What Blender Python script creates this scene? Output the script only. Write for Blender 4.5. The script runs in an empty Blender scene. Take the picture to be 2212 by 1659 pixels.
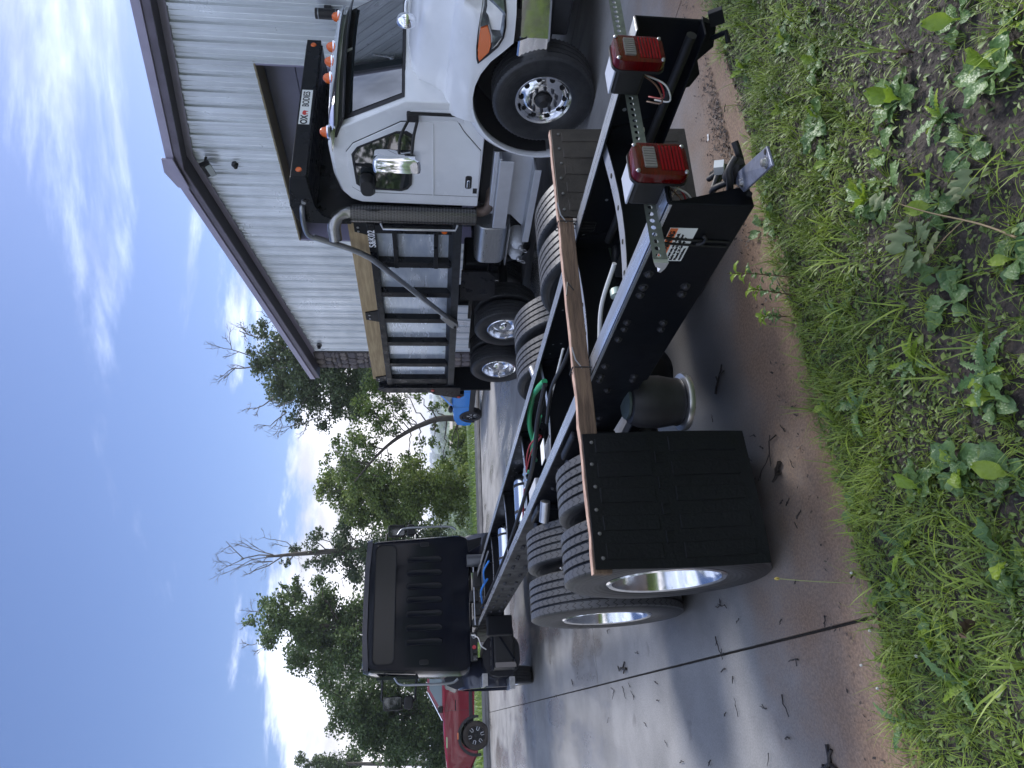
import bpy, bmesh, math, random
import numpy as np
from mathutils import Vector, Matrix, Euler
R = math.radians
random.seed(7); RNG = np.random.default_rng(7)
scene = bpy.context.scene
col = scene.collection

# ---------------- camera (portrait phone picture stored on its side) ----------------
CAM_H = 1.70; FPX = 1490.0; PITCH = math.atan((1106-937)/FPX)
fw = Vector((0, math.cos(PITCH), -math.sin(PITCH))); upv = Vector((0, math.sin(PITCH), math.cos(PITCH))); rtv = Vector((1, 0, 0))
cam_data = bpy.data.cameras.new('camera'); cam = bpy.data.objects.new('camera', cam_data); col.objects.link(cam)
cam_data.sensor_fit = 'HORIZONTAL'; cam_data.sensor_width = 36.0; cam_data.lens = 36.0*FPX/2212.0
cam_data.clip_start = 0.05; cam_data.clip_end = 20000
mx = Matrix((-upv, rtv, -fw)).transposed().to_4x4(); mx.translation = Vector((0, 0, CAM_H)); cam.matrix_world = mx
scene.camera = cam

# ---------------- world, sun, exposure ----------------
SUN_EL = R(38); SUN_AZ = R(52)
scene.view_settings.view_transform = 'Standard'; scene.view_settings.look = 'None'
scene.view_settings.gamma = 1.0; scene.view_settings.use_curve_mapping = False
scene.view_settings.exposure = 2.08
world = bpy.data.worlds.new('World'); scene.world = world; world.use_nodes = True
wn = world.node_tree; wn.nodes.clear()
def N(nt, typ, **kw):
    n = nt.nodes.new(typ)
    for k, v in kw.items():
        if hasattr(n, k): setattr(n, k, v)
    return n
def L(nt, a, b): nt.links.new(a, b)
def math_node(nt, op, a, b=None, c=None, clamp=False):
    n = nt.nodes.new('ShaderNodeMath'); n.operation = op; n.use_clamp = clamp
    for i, v in enumerate((a, b, c)):
        if v is None: continue
        if isinstance(v, (int, float)): n.inputs[i].default_value = v
        else: nt.links.new(v, n.inputs[i])
    return n.outputs[0]
def maprange(nt, v, a, b, c=0.0, d=1.0, smooth=True):
    n = nt.nodes.new('ShaderNodeMapRange'); n.interpolation_type = 'SMOOTHSTEP' if smooth else 'LINEAR'
    nt.links.new(v, n.inputs[0])
    for i, x in enumerate((a, b, c, d)):
        if isinstance(x, (int, float)): n.inputs[i+1].default_value = x
        else: nt.links.new(x, n.inputs[i+1])
    return n.outputs[0]
def build_world():
    nt = wn
    out = N(nt, 'ShaderNodeOutputWorld'); bg = N(nt, 'ShaderNodeBackground'); bg.inputs[1].default_value = 0.10
    sky = N(nt, 'ShaderNodeTexSky'); sky.sky_type = 'NISHITA'; sky.sun_disc = False
    sky.sun_elevation = SUN_EL; sky.sun_rotation = SUN_AZ; sky.air_density = 1.0; sky.dust_density = 0.6; sky.ozone_density = 1.6
    tc = N(nt, 'ShaderNodeTexCoord'); sx = N(nt, 'ShaderNodeSeparateXYZ'); L(nt, tc.outputs['Generated'], sx.inputs[0])
    z = math_node(nt, 'MAXIMUM', sx.outputs[2], 0.0)
    den = math_node(nt, 'ADD', z, 0.14)
    cx = math_node(nt, 'DIVIDE', sx.outputs[0], den); cy = math_node(nt, 'DIVIDE', sx.outputs[1], den)
    cmb = N(nt, 'ShaderNodeCombineXYZ'); L(nt, cx, cmb.inputs[0]); L(nt, cy, cmb.inputs[1])
    mp = N(nt, 'ShaderNodeMapping'); mp.inputs['Rotation'].default_value = (0, 0, R(-20)); mp.inputs['Scale'].default_value = (0.75, 1.9, 1); mp.inputs['Location'].default_value = (8.5, 1.25, 0)
    L(nt, cmb.outputs[0], mp.inputs[0])
    n1 = N(nt, 'ShaderNodeTexNoise'); n1.inputs['Scale'].default_value = 0.85; n1.inputs['Detail'].default_value = 9; n1.inputs['Roughness'].default_value = 0.62; n1.inputs['Distortion'].default_value = 0.5
    L(nt, mp.outputs[0], n1.inputs['Vector'])
    # clear gap aimed at the view; unseen cloud elsewhere thickened to brighten shaded surfaces
    dt = N(nt, 'ShaderNodeVectorMath', operation='DOT_PRODUCT'); L(nt, tc.outputs['Generated'], dt.inputs[0]); dt.inputs[1].default_value = Vector((-.22, .80, .56)).normalized()
    shut = maprange(nt, dt.outputs['Value'], .90, .35, 0.0, 0.24)
    cir = maprange(nt, math_node(nt, 'ADD', n1.outputs[0], shut), 0.568, 0.755, 0, 0.92)
    # cloud bank that piles up towards the horizon all round
    mp2 = N(nt, 'ShaderNodeMapping'); mp2.inputs['Scale'].default_value = (3.2, 3.2, 11.0); mp2.inputs['Location'].default_value = (0.4, 2.2, 0.3); L(nt, tc.outputs['Generated'], mp2.inputs[0])
    n2 = N(nt, 'ShaderNodeTexNoise'); n2.inputs['Scale'].default_value = 1.0; n2.inputs['Detail'].default_value = 8; n2.inputs['Roughness'].default_value = 0.58; n2.inputs['Distortion'].default_value = 0.15
    L(nt, mp2.outputs[0], n2.inputs['Vector'])
    hgt = math_node(nt, 'MULTIPLY', sx.outputs[2], 2.1)
    thr = math_node(nt, 'SUBTRACT', n2.outputs[0], hgt)
    bank = maprange(nt, thr, 0.03, 0.15)
    cov = math_node(nt, 'MAXIMUM', cir, bank)
    # cloud shading: soft greys inside the white
    n3 = N(nt, 'ShaderNodeTexNoise'); n3.inputs['Scale'].default_value = 2.1; n3.inputs['Detail'].default_value = 6; L(nt, mp2.outputs[0], n3.inputs['Vector'])
    sh = maprange(nt, n3.outputs[0], 0.32, 0.66, 0.50, 1.0)
    lowc = N(nt, 'ShaderNodeMix', data_type='RGBA'); L(nt, maprange(nt, sx.outputs[2], .03, .32), lowc.inputs[0]); lowc.inputs[6].default_value = (4.5, 4.35, 4.5, 1); lowc.inputs[7].default_value = (3.5, 4.0, 5.35, 1)
    cc = N(nt, 'ShaderNodeVectorMath', operation='SCALE'); L(nt, lowc.outputs[2], cc.inputs[0]); L(nt, sh, cc.inputs['Scale'])
    tint = N(nt, 'ShaderNodeMix', data_type='RGBA', blend_type='MULTIPLY'); tint.inputs[0].default_value = 1.0
    L(nt, sky.outputs[0], tint.inputs[6]); tint.inputs[7].default_value = (.295, .305, .385, 1)
    mixc = N(nt, 'ShaderNodeMix', data_type='RGBA'); L(nt, cov, mixc.inputs[0]); L(nt, tint.outputs[2], mixc.inputs[6]); L(nt, cc.outputs[0], mixc.inputs[7])
    L(nt, mixc.outputs[2], bg.inputs[0]); L(nt, bg.outputs[0], out.inputs[0])
build_world()
sun_d = bpy.data.lights.new('sun', 'SUN'); sun = bpy.data.objects.new('sun', sun_d); col.objects.link(sun)
sun_d.energy = 1.3; sun_d.angle = R(24); sun_d.color = (1.0, 0.97, 0.95)
sd = Vector((math.sin(SUN_AZ)*math.cos(SUN_EL), math.cos(SUN_AZ)*math.cos(SUN_EL), math.sin(SUN_EL)))
sun.rotation_euler = sd.to_track_quat('Z', 'Y').to_euler(); sun.location = sd*60

# ---------------- helpers ----------------
def px(x, y, Y):
    """point of the place seen at picture position x, y (2212 wide) at distance Y"""
    d = fw + rtv*((1659-y-829.5)/FPX) - upv*((x-1106)/FPX)
    return Vector((0, 0, CAM_H)) + d*(Y/d.y)
def gnd(x, y, z=0.0):
    d = fw + rtv*((1659-y-829.5)/FPX) - upv*((x-1106)/FPX)
    return Vector((0, 0, CAM_H)) + d*((z-CAM_H)/d.z)
MATS = {}
def mat(name, color, rough=0.5, metal=0.0, var=0.0, vscale=6.0, color2=None, bump=0.0, bscale=40.0, coat=0.0, trans=0.0, ior=1.45, rvar=0.0, spec=0.5, stretch=None, translucent=0.0, emit=None):
    if name in MATS: return MATS[name]
    m = bpy.data.materials.new(name); m.use_nodes = True; nt = m.node_tree; b = nt.nodes['Principled BSDF']
    b.inputs['Base Color'].default_value = (*color, 1); b.inputs['Roughness'].default_value = rough; b.inputs['Metallic'].default_value = metal
    b.inputs['Specular IOR Level'].default_value = spec; b.inputs['IOR'].default_value = ior
    if coat: b.inputs['Coat Weight'].default_value = coat; b.inputs['Coat Roughness'].default_value = 0.04
    if trans: b.inputs['Transmission Weight'].default_value = trans
    if emit: b.inputs['Emission Color'].default_value = (*emit, 1); b.inputs['Emission Strength'].default_value = 1
    tcn = None
    def vec(sc=None):
        nonlocal tcn
        if tcn is None: tcn = N(nt, 'ShaderNodeTexCoord')
        o = tcn.outputs['Object']
        if stretch:
            mp = N(nt, 'ShaderNodeMapping'); mp.inputs['Scale'].default_value = stretch; L(nt, o, mp.inputs[0]); o = mp.outputs[0]
        return o
    if var or color2 or rvar:
        n = N(nt, 'ShaderNodeTexNoise'); n.inputs['Scale'].default_value = vscale; n.inputs['Detail'].default_value = 7; n.inputs['Roughness'].default_value = 0.62
        L(nt, vec(), n.inputs['Vector'])
        f = maprange(nt, n.outputs[0], 0.32, 0.68)
        c2 = color2 or tuple(max(0, c*(1-var)) for c in color)
        mxn = N(nt, 'ShaderNodeMix', data_type='RGBA'); L(nt, f, mxn.inputs[0]); mxn.inputs[6].default_value = (*c2, 1); mxn.inputs[7].default_value = (*color, 1)
        L(nt, mxn.outputs[2], b.inputs['Base Color'])
        if rvar:
            L(nt, maprange(nt, n.outputs[0], 0.3, 0.7, min(1, rough+rvar), max(0.02, rough-rvar*0.4)), b.inputs['Roughness'])
    if bump:
        n = N(nt, 'ShaderNodeTexNoise'); n.inputs['Scale'].default_value = bscale; n.inputs['Detail'].default_value = 6
        L(nt, vec(), n.inputs['Vector']); bp = N(nt, 'ShaderNodeBump'); bp.inputs['Strength'].default_value = bump; bp.inputs['Distance'].default_value = 0.01
        L(nt, n.outputs[0], bp.inputs['Height']); L(nt, bp.outputs[0], b.inputs['Normal'])
    if translucent:
        out = nt.nodes['Material Output']; tr = N(nt, 'ShaderNodeBsdfTranslucent'); ms = N(nt, 'ShaderNodeMixShader'); ms.inputs[0].default_value = translucent
        src = b.inputs['Base Color']
        if src.is_linked: L(nt, src.links[0].from_socket, tr.inputs[0])
        else: tr.inputs[0].default_value = (*color, 1)
        L(nt, b.outputs[0], ms.inputs[1]); L(nt, tr.outputs[0], ms.inputs[2]); L(nt, ms.outputs[0], out.inputs[0])
    MATS[name] = m
    return m
class MB:
    def __init__(s): s.v = []; s.f = []
    def add(s, verts, faces, M=None):
        k = len(s.v)
        if M is not None: verts = [M @ Vector(p) for p in verts]
        s.v += [tuple(p) for p in verts]; s.f += [tuple(i+k for i in f) for f in faces]; return s
    def box(s, x0, x1, y0, y1, z0, z1, M=None):
        v = [(x, y, z) for z in (z0, z1) for y in (y0, y1) for x in (x0, x1)]
        return s.add(v, [(0,2,3,1),(4,5,7,6),(0,1,5,4),(2,6,7,3),(0,4,6,2),(1,3,7,5)], M)
    def cbox(s, c, size, rot=(0,0,0)):
        M = Matrix.Translation(c) @ Euler(rot).to_matrix().to_4x4(); a, b, d = (q/2 for q in size)
        return s.box(-a, a, -b, b, -d, d, M)
    def prism(s, poly, h0, h1, axis='y', M=None):
        """poly in the two other axes (x,z for y; x,y for z; y,z for x)"""
        n = len(poly)
        def p(a, b, h): return {'y': (a, h, b), 'z': (a, b, h), 'x': (h, a, b)}[axis]
        v = [p(a, b, h0) for a, b in poly] + [p(a, b, h1) for a, b in poly]
        f = [tuple(range(n)), tuple(range(2*n-1, n-1, -1))] + [(i, (i+1) % n + 0 if False else (i+1) % n, (i+1) % n + n, i+n) for i in range(n)]
        return s.add(v, f, M)
    def hull2(s, polyA, polyB):
        """loft between two equal-length 3D loops with caps"""
        n = len(polyA); f = [tuple(range(n-1, -1, -1)), tuple(range(n, 2*n))] + [(i, (i+1) % n, (i+1) % n+n, i+n) for i in range(n)]
        return s.add(list(polyA)+list(polyB), f)
    def loft(s, loops, closed=True, caps=True):
        n = len(loops[0]); v = [p for l in loops for p in l]; f = []
        for k in range(len(loops)-1):
            for i in range(n if closed else n-1):
                j = (i+1) % n; f.append((k*n+i, k*n+j, (k+1)*n+j, (k+1)*n+i))
        if caps and closed: f.append(tuple(range(n-1, -1, -1))); f.append(tuple(range((len(loops)-1)*n, len(loops)*n)))
        return s.add(v, f)
    def tube(s, pts, r, n=8, caps=True):
        pts = [Vector(p) for p in pts]; rs = r if isinstance(r, (list, tuple)) else [r]*len(pts)
        t0 = (pts[1]-pts[0]).normalized(); a = t0.orthogonal().normalized(); loops = []
        for i, p in enumerate(pts):
            t = ((pts[min(i+1, len(pts)-1)]-pts[max(i-1, 0)])).normalized()
            a = (a - t*a.dot(t)); a = a.normalized() if a.length > 1e-6 else t.orthogonal().normalized(); b = t.cross(a)
            loops.append([p + (a*math.cos(q)+b*math.sin(q))*rs[i] for q in [2*math.pi*k/n for k in range(n)]])
        return s.loft(loops, True, caps)
    def lathe(s, prof, n=32, axis='y', c=(0,0,0), teeth=None, closed=False):
        """prof list of (radius, along); axis of turning through c"""
        loops = []
        for k, (r, h) in enumerate(prof):
            lp = []
            for i in range(n):
                rr = r - (teeth[1] if teeth and k in teeth[0] and (i//teeth[2]) % 2 else 0)
                q = 2*math.pi*i/n; a, b = rr*math.cos(q), rr*math.sin(q)
                lp.append({'y': (c[0]+a, c[1]+h, c[2]+b), 'x': (c[0]+h, c[1]+a, c[2]+b), 'z': (c[0]+a, c[1]+b, c[2]+h)}[axis])
            loops.append(lp)
        if closed: loops.append(loops[0])
        return s.loft(loops, True, not closed)
    def mesh(s, name, m, smooth=None):
        me = bpy.data.meshes.new(name); me.from_pydata(s.v, [], s.f)
        bm = bmesh.new(); bm.from_mesh(me); bmesh.ops.recalc_face_normals(bm, faces=bm.faces); bm.to_mesh(me); bm.free()
        if m is not None: me.materials.append(m)
        if smooth:
            me.polygons.foreach_set('use_smooth', [True]*len(me.polygons)); me.set_sharp_from_angle(angle=R(smooth))
        return me
    def build(s, name, m, parent=None, smooth=None, bevel=0, label=None):
        return put(name, s.mesh(name, m, smooth), parent, bevel, label)
def put(name, me, parent=None, bevel=0, label=None, loc=None, rot=None, scale=None):
    o = bpy.data.objects.new(name, me); col.objects.link(o)
    if parent is not None: o.parent = parent
    if bevel:
        md = o.modifiers.new('bevel', 'BEVEL'); md.width = bevel; md.segments = 2; md.limit_method = 'ANGLE'; md.angle_limit = R(40)
    if label: o['label'] = label
    if loc is not None: o.location = loc
    if rot is not None: o.rotation_euler = rot
    if scale is not None: o.scale = scale if isinstance(scale, (tuple, list)) else (scale,)*3
    return o
def thing(name, label, cat, loc=(0,0,0), rz=0, group=None):
    o = bpy.data.objects.new(name, None); col.objects.link(o); o.empty_display_size = 0.2
    o.location = loc; o.rotation_euler = (0, 0, rz); return tag(o, label, cat, group)
def tag(o, label=None, cat=None, group=None, kind=None):
    if label: o['label'] = label
    if cat: o['category'] = cat
    if group: o['group'] = group
    if kind: o['kind'] = kind
    return o
def text(name, body, size, m, parent, M, depth=0.0015, align='CENTER', bold=0.0, xs=1.0):
    cu = bpy.data.curves.new(name, 'FONT'); cu.body = body; cu.size = size; cu.extrude = depth; cu.align_x = align; cu.align_y = 'CENTER'; cu.offset = bold; cu.space_character = 1.0
    o = bpy.data.objects.new(name, cu); col.objects.link(o)
    dg = bpy.context.evaluated_depsgraph_get(); me = bpy.data.meshes.new_from_object(o.evaluated_get(dg))
    bpy.data.objects.remove(o); bpy.data.curves.remove(cu)
    me.transform(M @ Matrix.Diagonal((xs, 1, 1, 1))); me.materials.clear(); me.materials.append(m)
    return put(name, me, parent)
def smoothpath(pts, k=6):
    """Catmull-Rom through points"""
    P = [Vector(p) for p in pts]; P = [P[0]*2-P[1]] + P + [P[-1]*2-P[-2]]; out = []
    for i in range(1, len(P)-2):
        for j in range(k):
            t = j/k; a, b, c, d = P[i-1], P[i], P[i+1], P[i+2]
            out.append(0.5*((2*b)+(c-a)*t+(2*a-5*b+4*c-d)*t*t+(3*b-a-3*c+d)*t**3))
    out.append(P[-2]); return out
def rrect(x0, x1, y0, y1, r, n=4):
    pts = []
    for cx, cy, a0 in ((x1-r, y1-r, 0), (x0+r, y1-r, 90), (x0+r, y0+r, 180), (x1-r, y0+r, 270)):
        for k in range(n+1):
            q = R(a0+90*k/n); pts.append((cx+r*math.cos(q), cy+r*math.sin(q)))
    return pts
# ---------------- setting ----------------
CH_O = Vector((0.925, 2.185, 0)); CH_RZ = R(116.25)
CHM = Matrix.Translation(CH_O) @ Matrix.Rotation(CH_RZ, 4, 'Z')
def chw(x, y, z=0.0): return CHM @ Vector((x, y, z))
def chl(p): return CHM.inverted() @ Vector(p)
def fbm(x, y, s=1.0):
    return (math.sin(x*1.7*s+1.3)*math.cos(y*2.1*s-.7)+.5*math.sin(x*4.3*s+y*3.1*s)+.25*math.sin(x*9.7*s-y*8.3*s+2))/1.75

def ground_material():
    m = bpy.data.materials.new('terrain'); m.use_nodes = True; nt = m.node_tree; b = nt.nodes['Principled BSDF']; b.inputs['Roughness'].default_value = 0.9
    tc = N(nt, 'ShaderNodeTexCoord')
    n1 = N(nt, 'ShaderNodeTexNoise'); n1.inputs['Scale'].default_value = 0.02; n1.inputs['Detail'].default_value = 12; n1.inputs['Roughness'].default_value = 0.7; L(nt, tc.outputs['Object'], n1.inputs['Vector'])
    cr = N(nt, 'ShaderNodeValToRGB'); cr.color_ramp.elements[0].position = 0.35; cr.color_ramp.elements[0].color = (0.035, 0.075, 0.02, 1); cr.color_ramp.elements[1].position = 0.68; cr.color_ramp.elements[1].color = (0.13, 0.19, 0.05, 1)
    L(nt, n1.outputs[0], cr.inputs[0]); L(nt, cr.outputs[0], b.inputs['Base Color']); return m
def terrain():
    def h(x, y):
        l = chl((x, y, 0)); d = l.x; r = math.hypot(x, y)
        if d < 27: z = -0.07
        else:
            e = d-27; z = -0.07 - 13*(1-math.exp(-max(0, e-6)/55.0)) if e > 6 else -0.07+0.04*e*0.25
        if r > 500: t = min(1, (r-500)/1900.); z += t*t*(15.0 + 5*fbm(x*.0011, y*.0013) + (14*max(0, 1-abs((x/max(1, y))-.16)/.16) if y > 0 else 3))
        if r > 40: z += 0.6*fbm(x*.02, y*.02)*min(1, (r-40)/100)
        return z
    rs = [0, 6, 12, 18, 22, 25, 28, 30, 32, 34, 37, 41, 46, 52, 60, 70, 85, 105, 135, 180, 240, 330, 450, 600, 800, 1050, 1350, 1700, 2100, 2500, 2900]
    n = 120; v = [(0, 0, h(0, 0))]; f = []
    for r in rs[1:]:
        for k in range(n):
            q = 2*math.pi*k/n; x, y = r*math.cos(q), r*math.sin(q); v.append((x, y, h(x, y)))
    for k in range(n): f.append((0, 1+k, 1+(k+1) % n))
    for i in range(len(rs)-2):
        for k in range(n):
            a = 1+i*n+k; b = 1+i*n+(k+1) % n; f.append((a, a+n, b+n, b))
    mb = MB(); mb.v = v; mb.f = f
    o = mb.build('terrain', ground_material(), smooth=60); tag(o, 'green land sloping away to low wooded hills at the horizon', kind='structure')
    return h
HT = terrain()

def concrete_material():
    m = bpy.data.materials.new('concrete'); m.use_nodes = True; nt = m.node_tree; b = nt.nodes['Principled BSDF']
    tc = N(nt, 'ShaderNodeTexCoord'); P = tc.outputs['Object']
    def noise(sc, det=8, ro=.6, vec=None):
        n = N(nt, 'ShaderNodeTexNoise'); n.inputs['Scale'].default_value = sc; n.inputs['Detail'].default_value = det; n.inputs['Roughness'].default_value = ro; L(nt, vec or P, n.inputs['Vector']); return n.outputs[0]
    def mixc(f, a, c):
        n = N(nt, 'ShaderNodeMix', data_type='RGBA'); L(nt, f, n.inputs[0])
        for i, q in ((6, a), (7, c)):
            if isinstance(q, tuple): n.inputs[i].default_value = (*q, 1)
            else: L(nt, q, n.inputs[i])
        return n.outputs[2]
    base = mixc(maprange(nt, noise(1.3), .3, .7), (.17, .167, .16), (.31, .302, .29))
    fine = mixc(maprange(nt, noise(95, 4, .75), .28, .72), (.10, .097, .093), (.39, .38, .365))
    bmix = N(nt, 'ShaderNodeMix', data_type='RGBA'); bmix.inputs[0].default_value = .30; L(nt, base, bmix.inputs[6]); L(nt, fine, bmix.inputs[7])
    sep = N(nt, 'ShaderNodeSeparateXYZ'); L(nt, P, sep.inputs[0])
    # mud washed off the verge
    edge = math_node(nt, 'ADD', sep.outputs[0], math_node(nt, 'MULTIPLY', noise(1.1, 5), -2.2))
    mud = maprange(nt, edge, 1.3, 0.05)
    mudc = mixc(maprange(nt, noise(70, 4, .7), .3, .7), (.14, .075, .038), (.30, .185, .105))
    c1 = mixc(math_node(nt, 'MULTIPLY', mud, .85), bmix.outputs[2], mudc)
    # wet patches, streaked along the fall of the lot
    mp = N(nt, 'ShaderNodeMapping'); mp.inputs['Scale'].default_value = (.35, .95, 1); mp.inputs['Location'].default_value = (1.7, .35, 0); L(nt, P, mp.inputs[0])
    wet = maprange(nt, noise(.85, 6, .55, mp.outputs[0]), .46, .60)
    far = maprange(nt, sep.outputs[0], 1.8, 4.5)
    wet = math_node(nt, 'MULTIPLY', wet, far)
    c2 = mixc(math_node(nt, 'MULTIPLY', wet, .45), c1, (.13, .115, .10))
    # wet concrete plus painted shade under the bare chassis
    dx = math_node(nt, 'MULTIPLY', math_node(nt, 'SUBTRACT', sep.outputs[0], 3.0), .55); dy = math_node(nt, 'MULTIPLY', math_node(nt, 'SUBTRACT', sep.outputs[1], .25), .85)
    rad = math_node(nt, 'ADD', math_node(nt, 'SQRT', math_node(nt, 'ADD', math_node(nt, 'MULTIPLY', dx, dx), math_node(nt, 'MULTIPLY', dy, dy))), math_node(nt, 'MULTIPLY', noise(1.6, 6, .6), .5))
    damp_shade = math_node(nt, 'MULTIPLY', maprange(nt, rad, 1.35, .95), maprange(nt, sep.outputs[0], 1.5, 2.0))
    c2 = mixc(math_node(nt, 'MULTIPLY', damp_shade, .8), c2, (.075, .072, .07))
    wet = math_node(nt, 'MAXIMUM', wet, math_node(nt, 'MULTIPLY', damp_shade, .7))
    # dark oil and tyre spots
    spots = maprange(nt, noise(3.4, 4, .5), .66, .76)
    c3 = mixc(math_node(nt, 'MULTIPLY', spots, .5), c2, (.11, .10, .095))
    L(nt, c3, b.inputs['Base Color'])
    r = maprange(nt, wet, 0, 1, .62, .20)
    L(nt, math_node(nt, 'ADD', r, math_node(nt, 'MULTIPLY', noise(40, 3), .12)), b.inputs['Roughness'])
    bp = N(nt, 'ShaderNodeBump'); bp.inputs['Distance'].default_value = .004; bp.inputs['Strength'].default_value = .35
    # broom finish: fine lines across
    mpb = N(nt, 'ShaderNodeMapping'); mpb.inputs['Scale'].default_value = (190, 5, 1); L(nt, P, mpb.inputs[0])
    L(nt, math_node(nt, 'ADD', noise(110, 4), math_node(nt, 'MULTIPLY', noise(1, 3, .5, mpb.outputs[0]), .7)), bp.inputs['Height']); L(nt, bp.outputs[0], b.inputs['Normal'])
    return m
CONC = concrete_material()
def pavement():
    base = MB().box(1.02, 22.05, -19.9, 18.1, -.15, -.018).build('pavement', mat('joint_dirt', (.045, .038, .03), .95, bump=.6, bscale=60))
    base.location = CH_O; base.rotation_euler = (0, 0, CH_RZ); tag(base, kind='structure')
    xs = [1.05, 6.15, 11.25, 16.4, 22.0]; ys = [-19.8, -15, -10.2, -5.75, -2.62, 1.5, 5.6, 9.7, 13.8, 18.0]
    g = .007
    for i in range(4):
        for j in range(len(ys)-1):
            x0, x1, y0, y1 = xs[i]+g, xs[i+1]-g, ys[j]+g, ys[j+1]-g
            mb = MB(); dz = random.uniform(-.002, .002)
            if i == 0:   # broken edge along the verge
                n = 40; top = [(x0+.05*fbm(k*.4, j*3.1)+.03*random.random(), y0+(y1-y0)*k/n) for k in range(n+1)]
                poly = top + [(x1, y1), (x1, y0)]
            else: poly = [(x0, y0), (x0, y1), (x1, y1), (x1, y0)]
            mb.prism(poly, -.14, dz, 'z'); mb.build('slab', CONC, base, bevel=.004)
    return base
PAV = pavement()
def road_and_strip():
    m = mat('asphalt', (.075, .076, .082), .55, var=.35, vscale=3, bump=.5, bscale=120)
    o = MB().box(22.35, 25.9, -40, 70, -.13, -.03).build('road', m); o.location = CH_O; o.rotation_euler = (0, 0, CH_RZ); tag(o, kind='structure')
    k = MB()
    k.prism([(22.06, -.2), (22.34, -.2), (22.34, .07), (22.30, .10), (22.12, .10), (22.06, .03)], -40, 70, 'y')
    k = k.build('kerb', mat('kerb_concrete', (.16, .155, .15), .8, var=.4, vscale=2, bump=.3, bscale=60)); k.location = CH_O; k.rotation_euler = (0, 0, CH_RZ); tag(k, kind='structure')
road_and_strip()

# dirt verge in the foreground (local frame of the truck: x < 1.3)
def verge_h(x, y):
    t = max(0, min(1, (1.30-x)/.5)); t = t*t*(3-2*t)
    return -.03 + t*(.045 + .022*fbm(x*2.2, y*2.0) + .012*fbm(x*6.5+3, y*6.1) + .006*fbm(x*17, y*19)) + .05*max(0, min(1, (0.6-x)/2.0))
def verge():
    n1, n2 = 150, 190; v = []; f = []
    for i in range(n1+1):
        for j in range(n2+1):
            x = 1.55-3.9*i/n1; y = -3.6+6.4*j/n2
            v.append((x, y, verge_h(x, y)+random.uniform(-.006, .008)*(1 if x < 1.1 else 0)))
    for i in range(n1):
        for j in range(n2):
            a = i*(n2+1)+j; f.append((a, a+1, a+n2+2, a+n2+1))
    m = bpy.data.materials.new('soil'); m.use_nodes = True; nt = m.node_tree; b = nt.nodes['Principled BSDF']
    tc = N(nt, 'ShaderNodeTexCoord'); P = tc.outputs['Object']
    n = N(nt, 'ShaderNodeTexNoise'); n.inputs['Scale'].default_value = 9; n.inputs['Detail'].default_value = 10; n.inputs['Roughness'].default_value = .72; L(nt, P, n.inputs['Vector'])
    cr = N(nt, 'ShaderNodeValToRGB'); e = cr.color_ramp.elements; e[0].position = .3; e[0].color = (.016, .013, .012, 1); e[1].position = .74; e[1].color = (.105, .085, .072, 1)
    L(nt, n.outputs[0], cr.inputs[0]); L(nt, cr.outputs[0], b.inputs['Base Color']); b.inputs['Roughness'].default_value = .75
    vo = N(nt, 'ShaderNodeTexVoronoi'); vo.inputs['Scale'].default_value = 55; L(nt, P, vo.inputs['Vector'])
    bp = N(nt, 'ShaderNodeBump'); bp.inputs['Distance'].default_value = .035; bp.inputs['Strength'].default_value = 1.0
    L(nt, math_node(nt, 'ADD', n.outputs[0], math_node(nt, 'MULTIPLY', vo.outputs[0], .35)), bp.inputs['Height']); L(nt, bp.outputs[0], b.inputs['Normal'])
    mb = MB(); mb.v = v; mb.f = f; o = mb.build('dirt_verge', m, smooth=80); o.location = CH_O; o.rotation_euler = (0, 0, CH_RZ); tag(o, kind='structure')
    # the land behind the camera that carries on from the verge
    mb = MB().box(-60, -2.2, -60, 60, -.5, .028); o2 = mb.build('rear_ground', bpy.data.materials['terrain']); o2.location = CH_O; o2.rotation_euler = (0, 0, CH_RZ); tag(o2, kind='structure')
    for k, (y0, y1) in enumerate(((-60, -3.5), (2.7, 60))):
        o3 = MB().box(-2.2, 1.05, y0, y1, -.5, .012).build('side_ground', m); o3.location = CH_O; o3.rotation_euler = (0, 0, CH_RZ); tag(o3, kind='structure')
verge()

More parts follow.
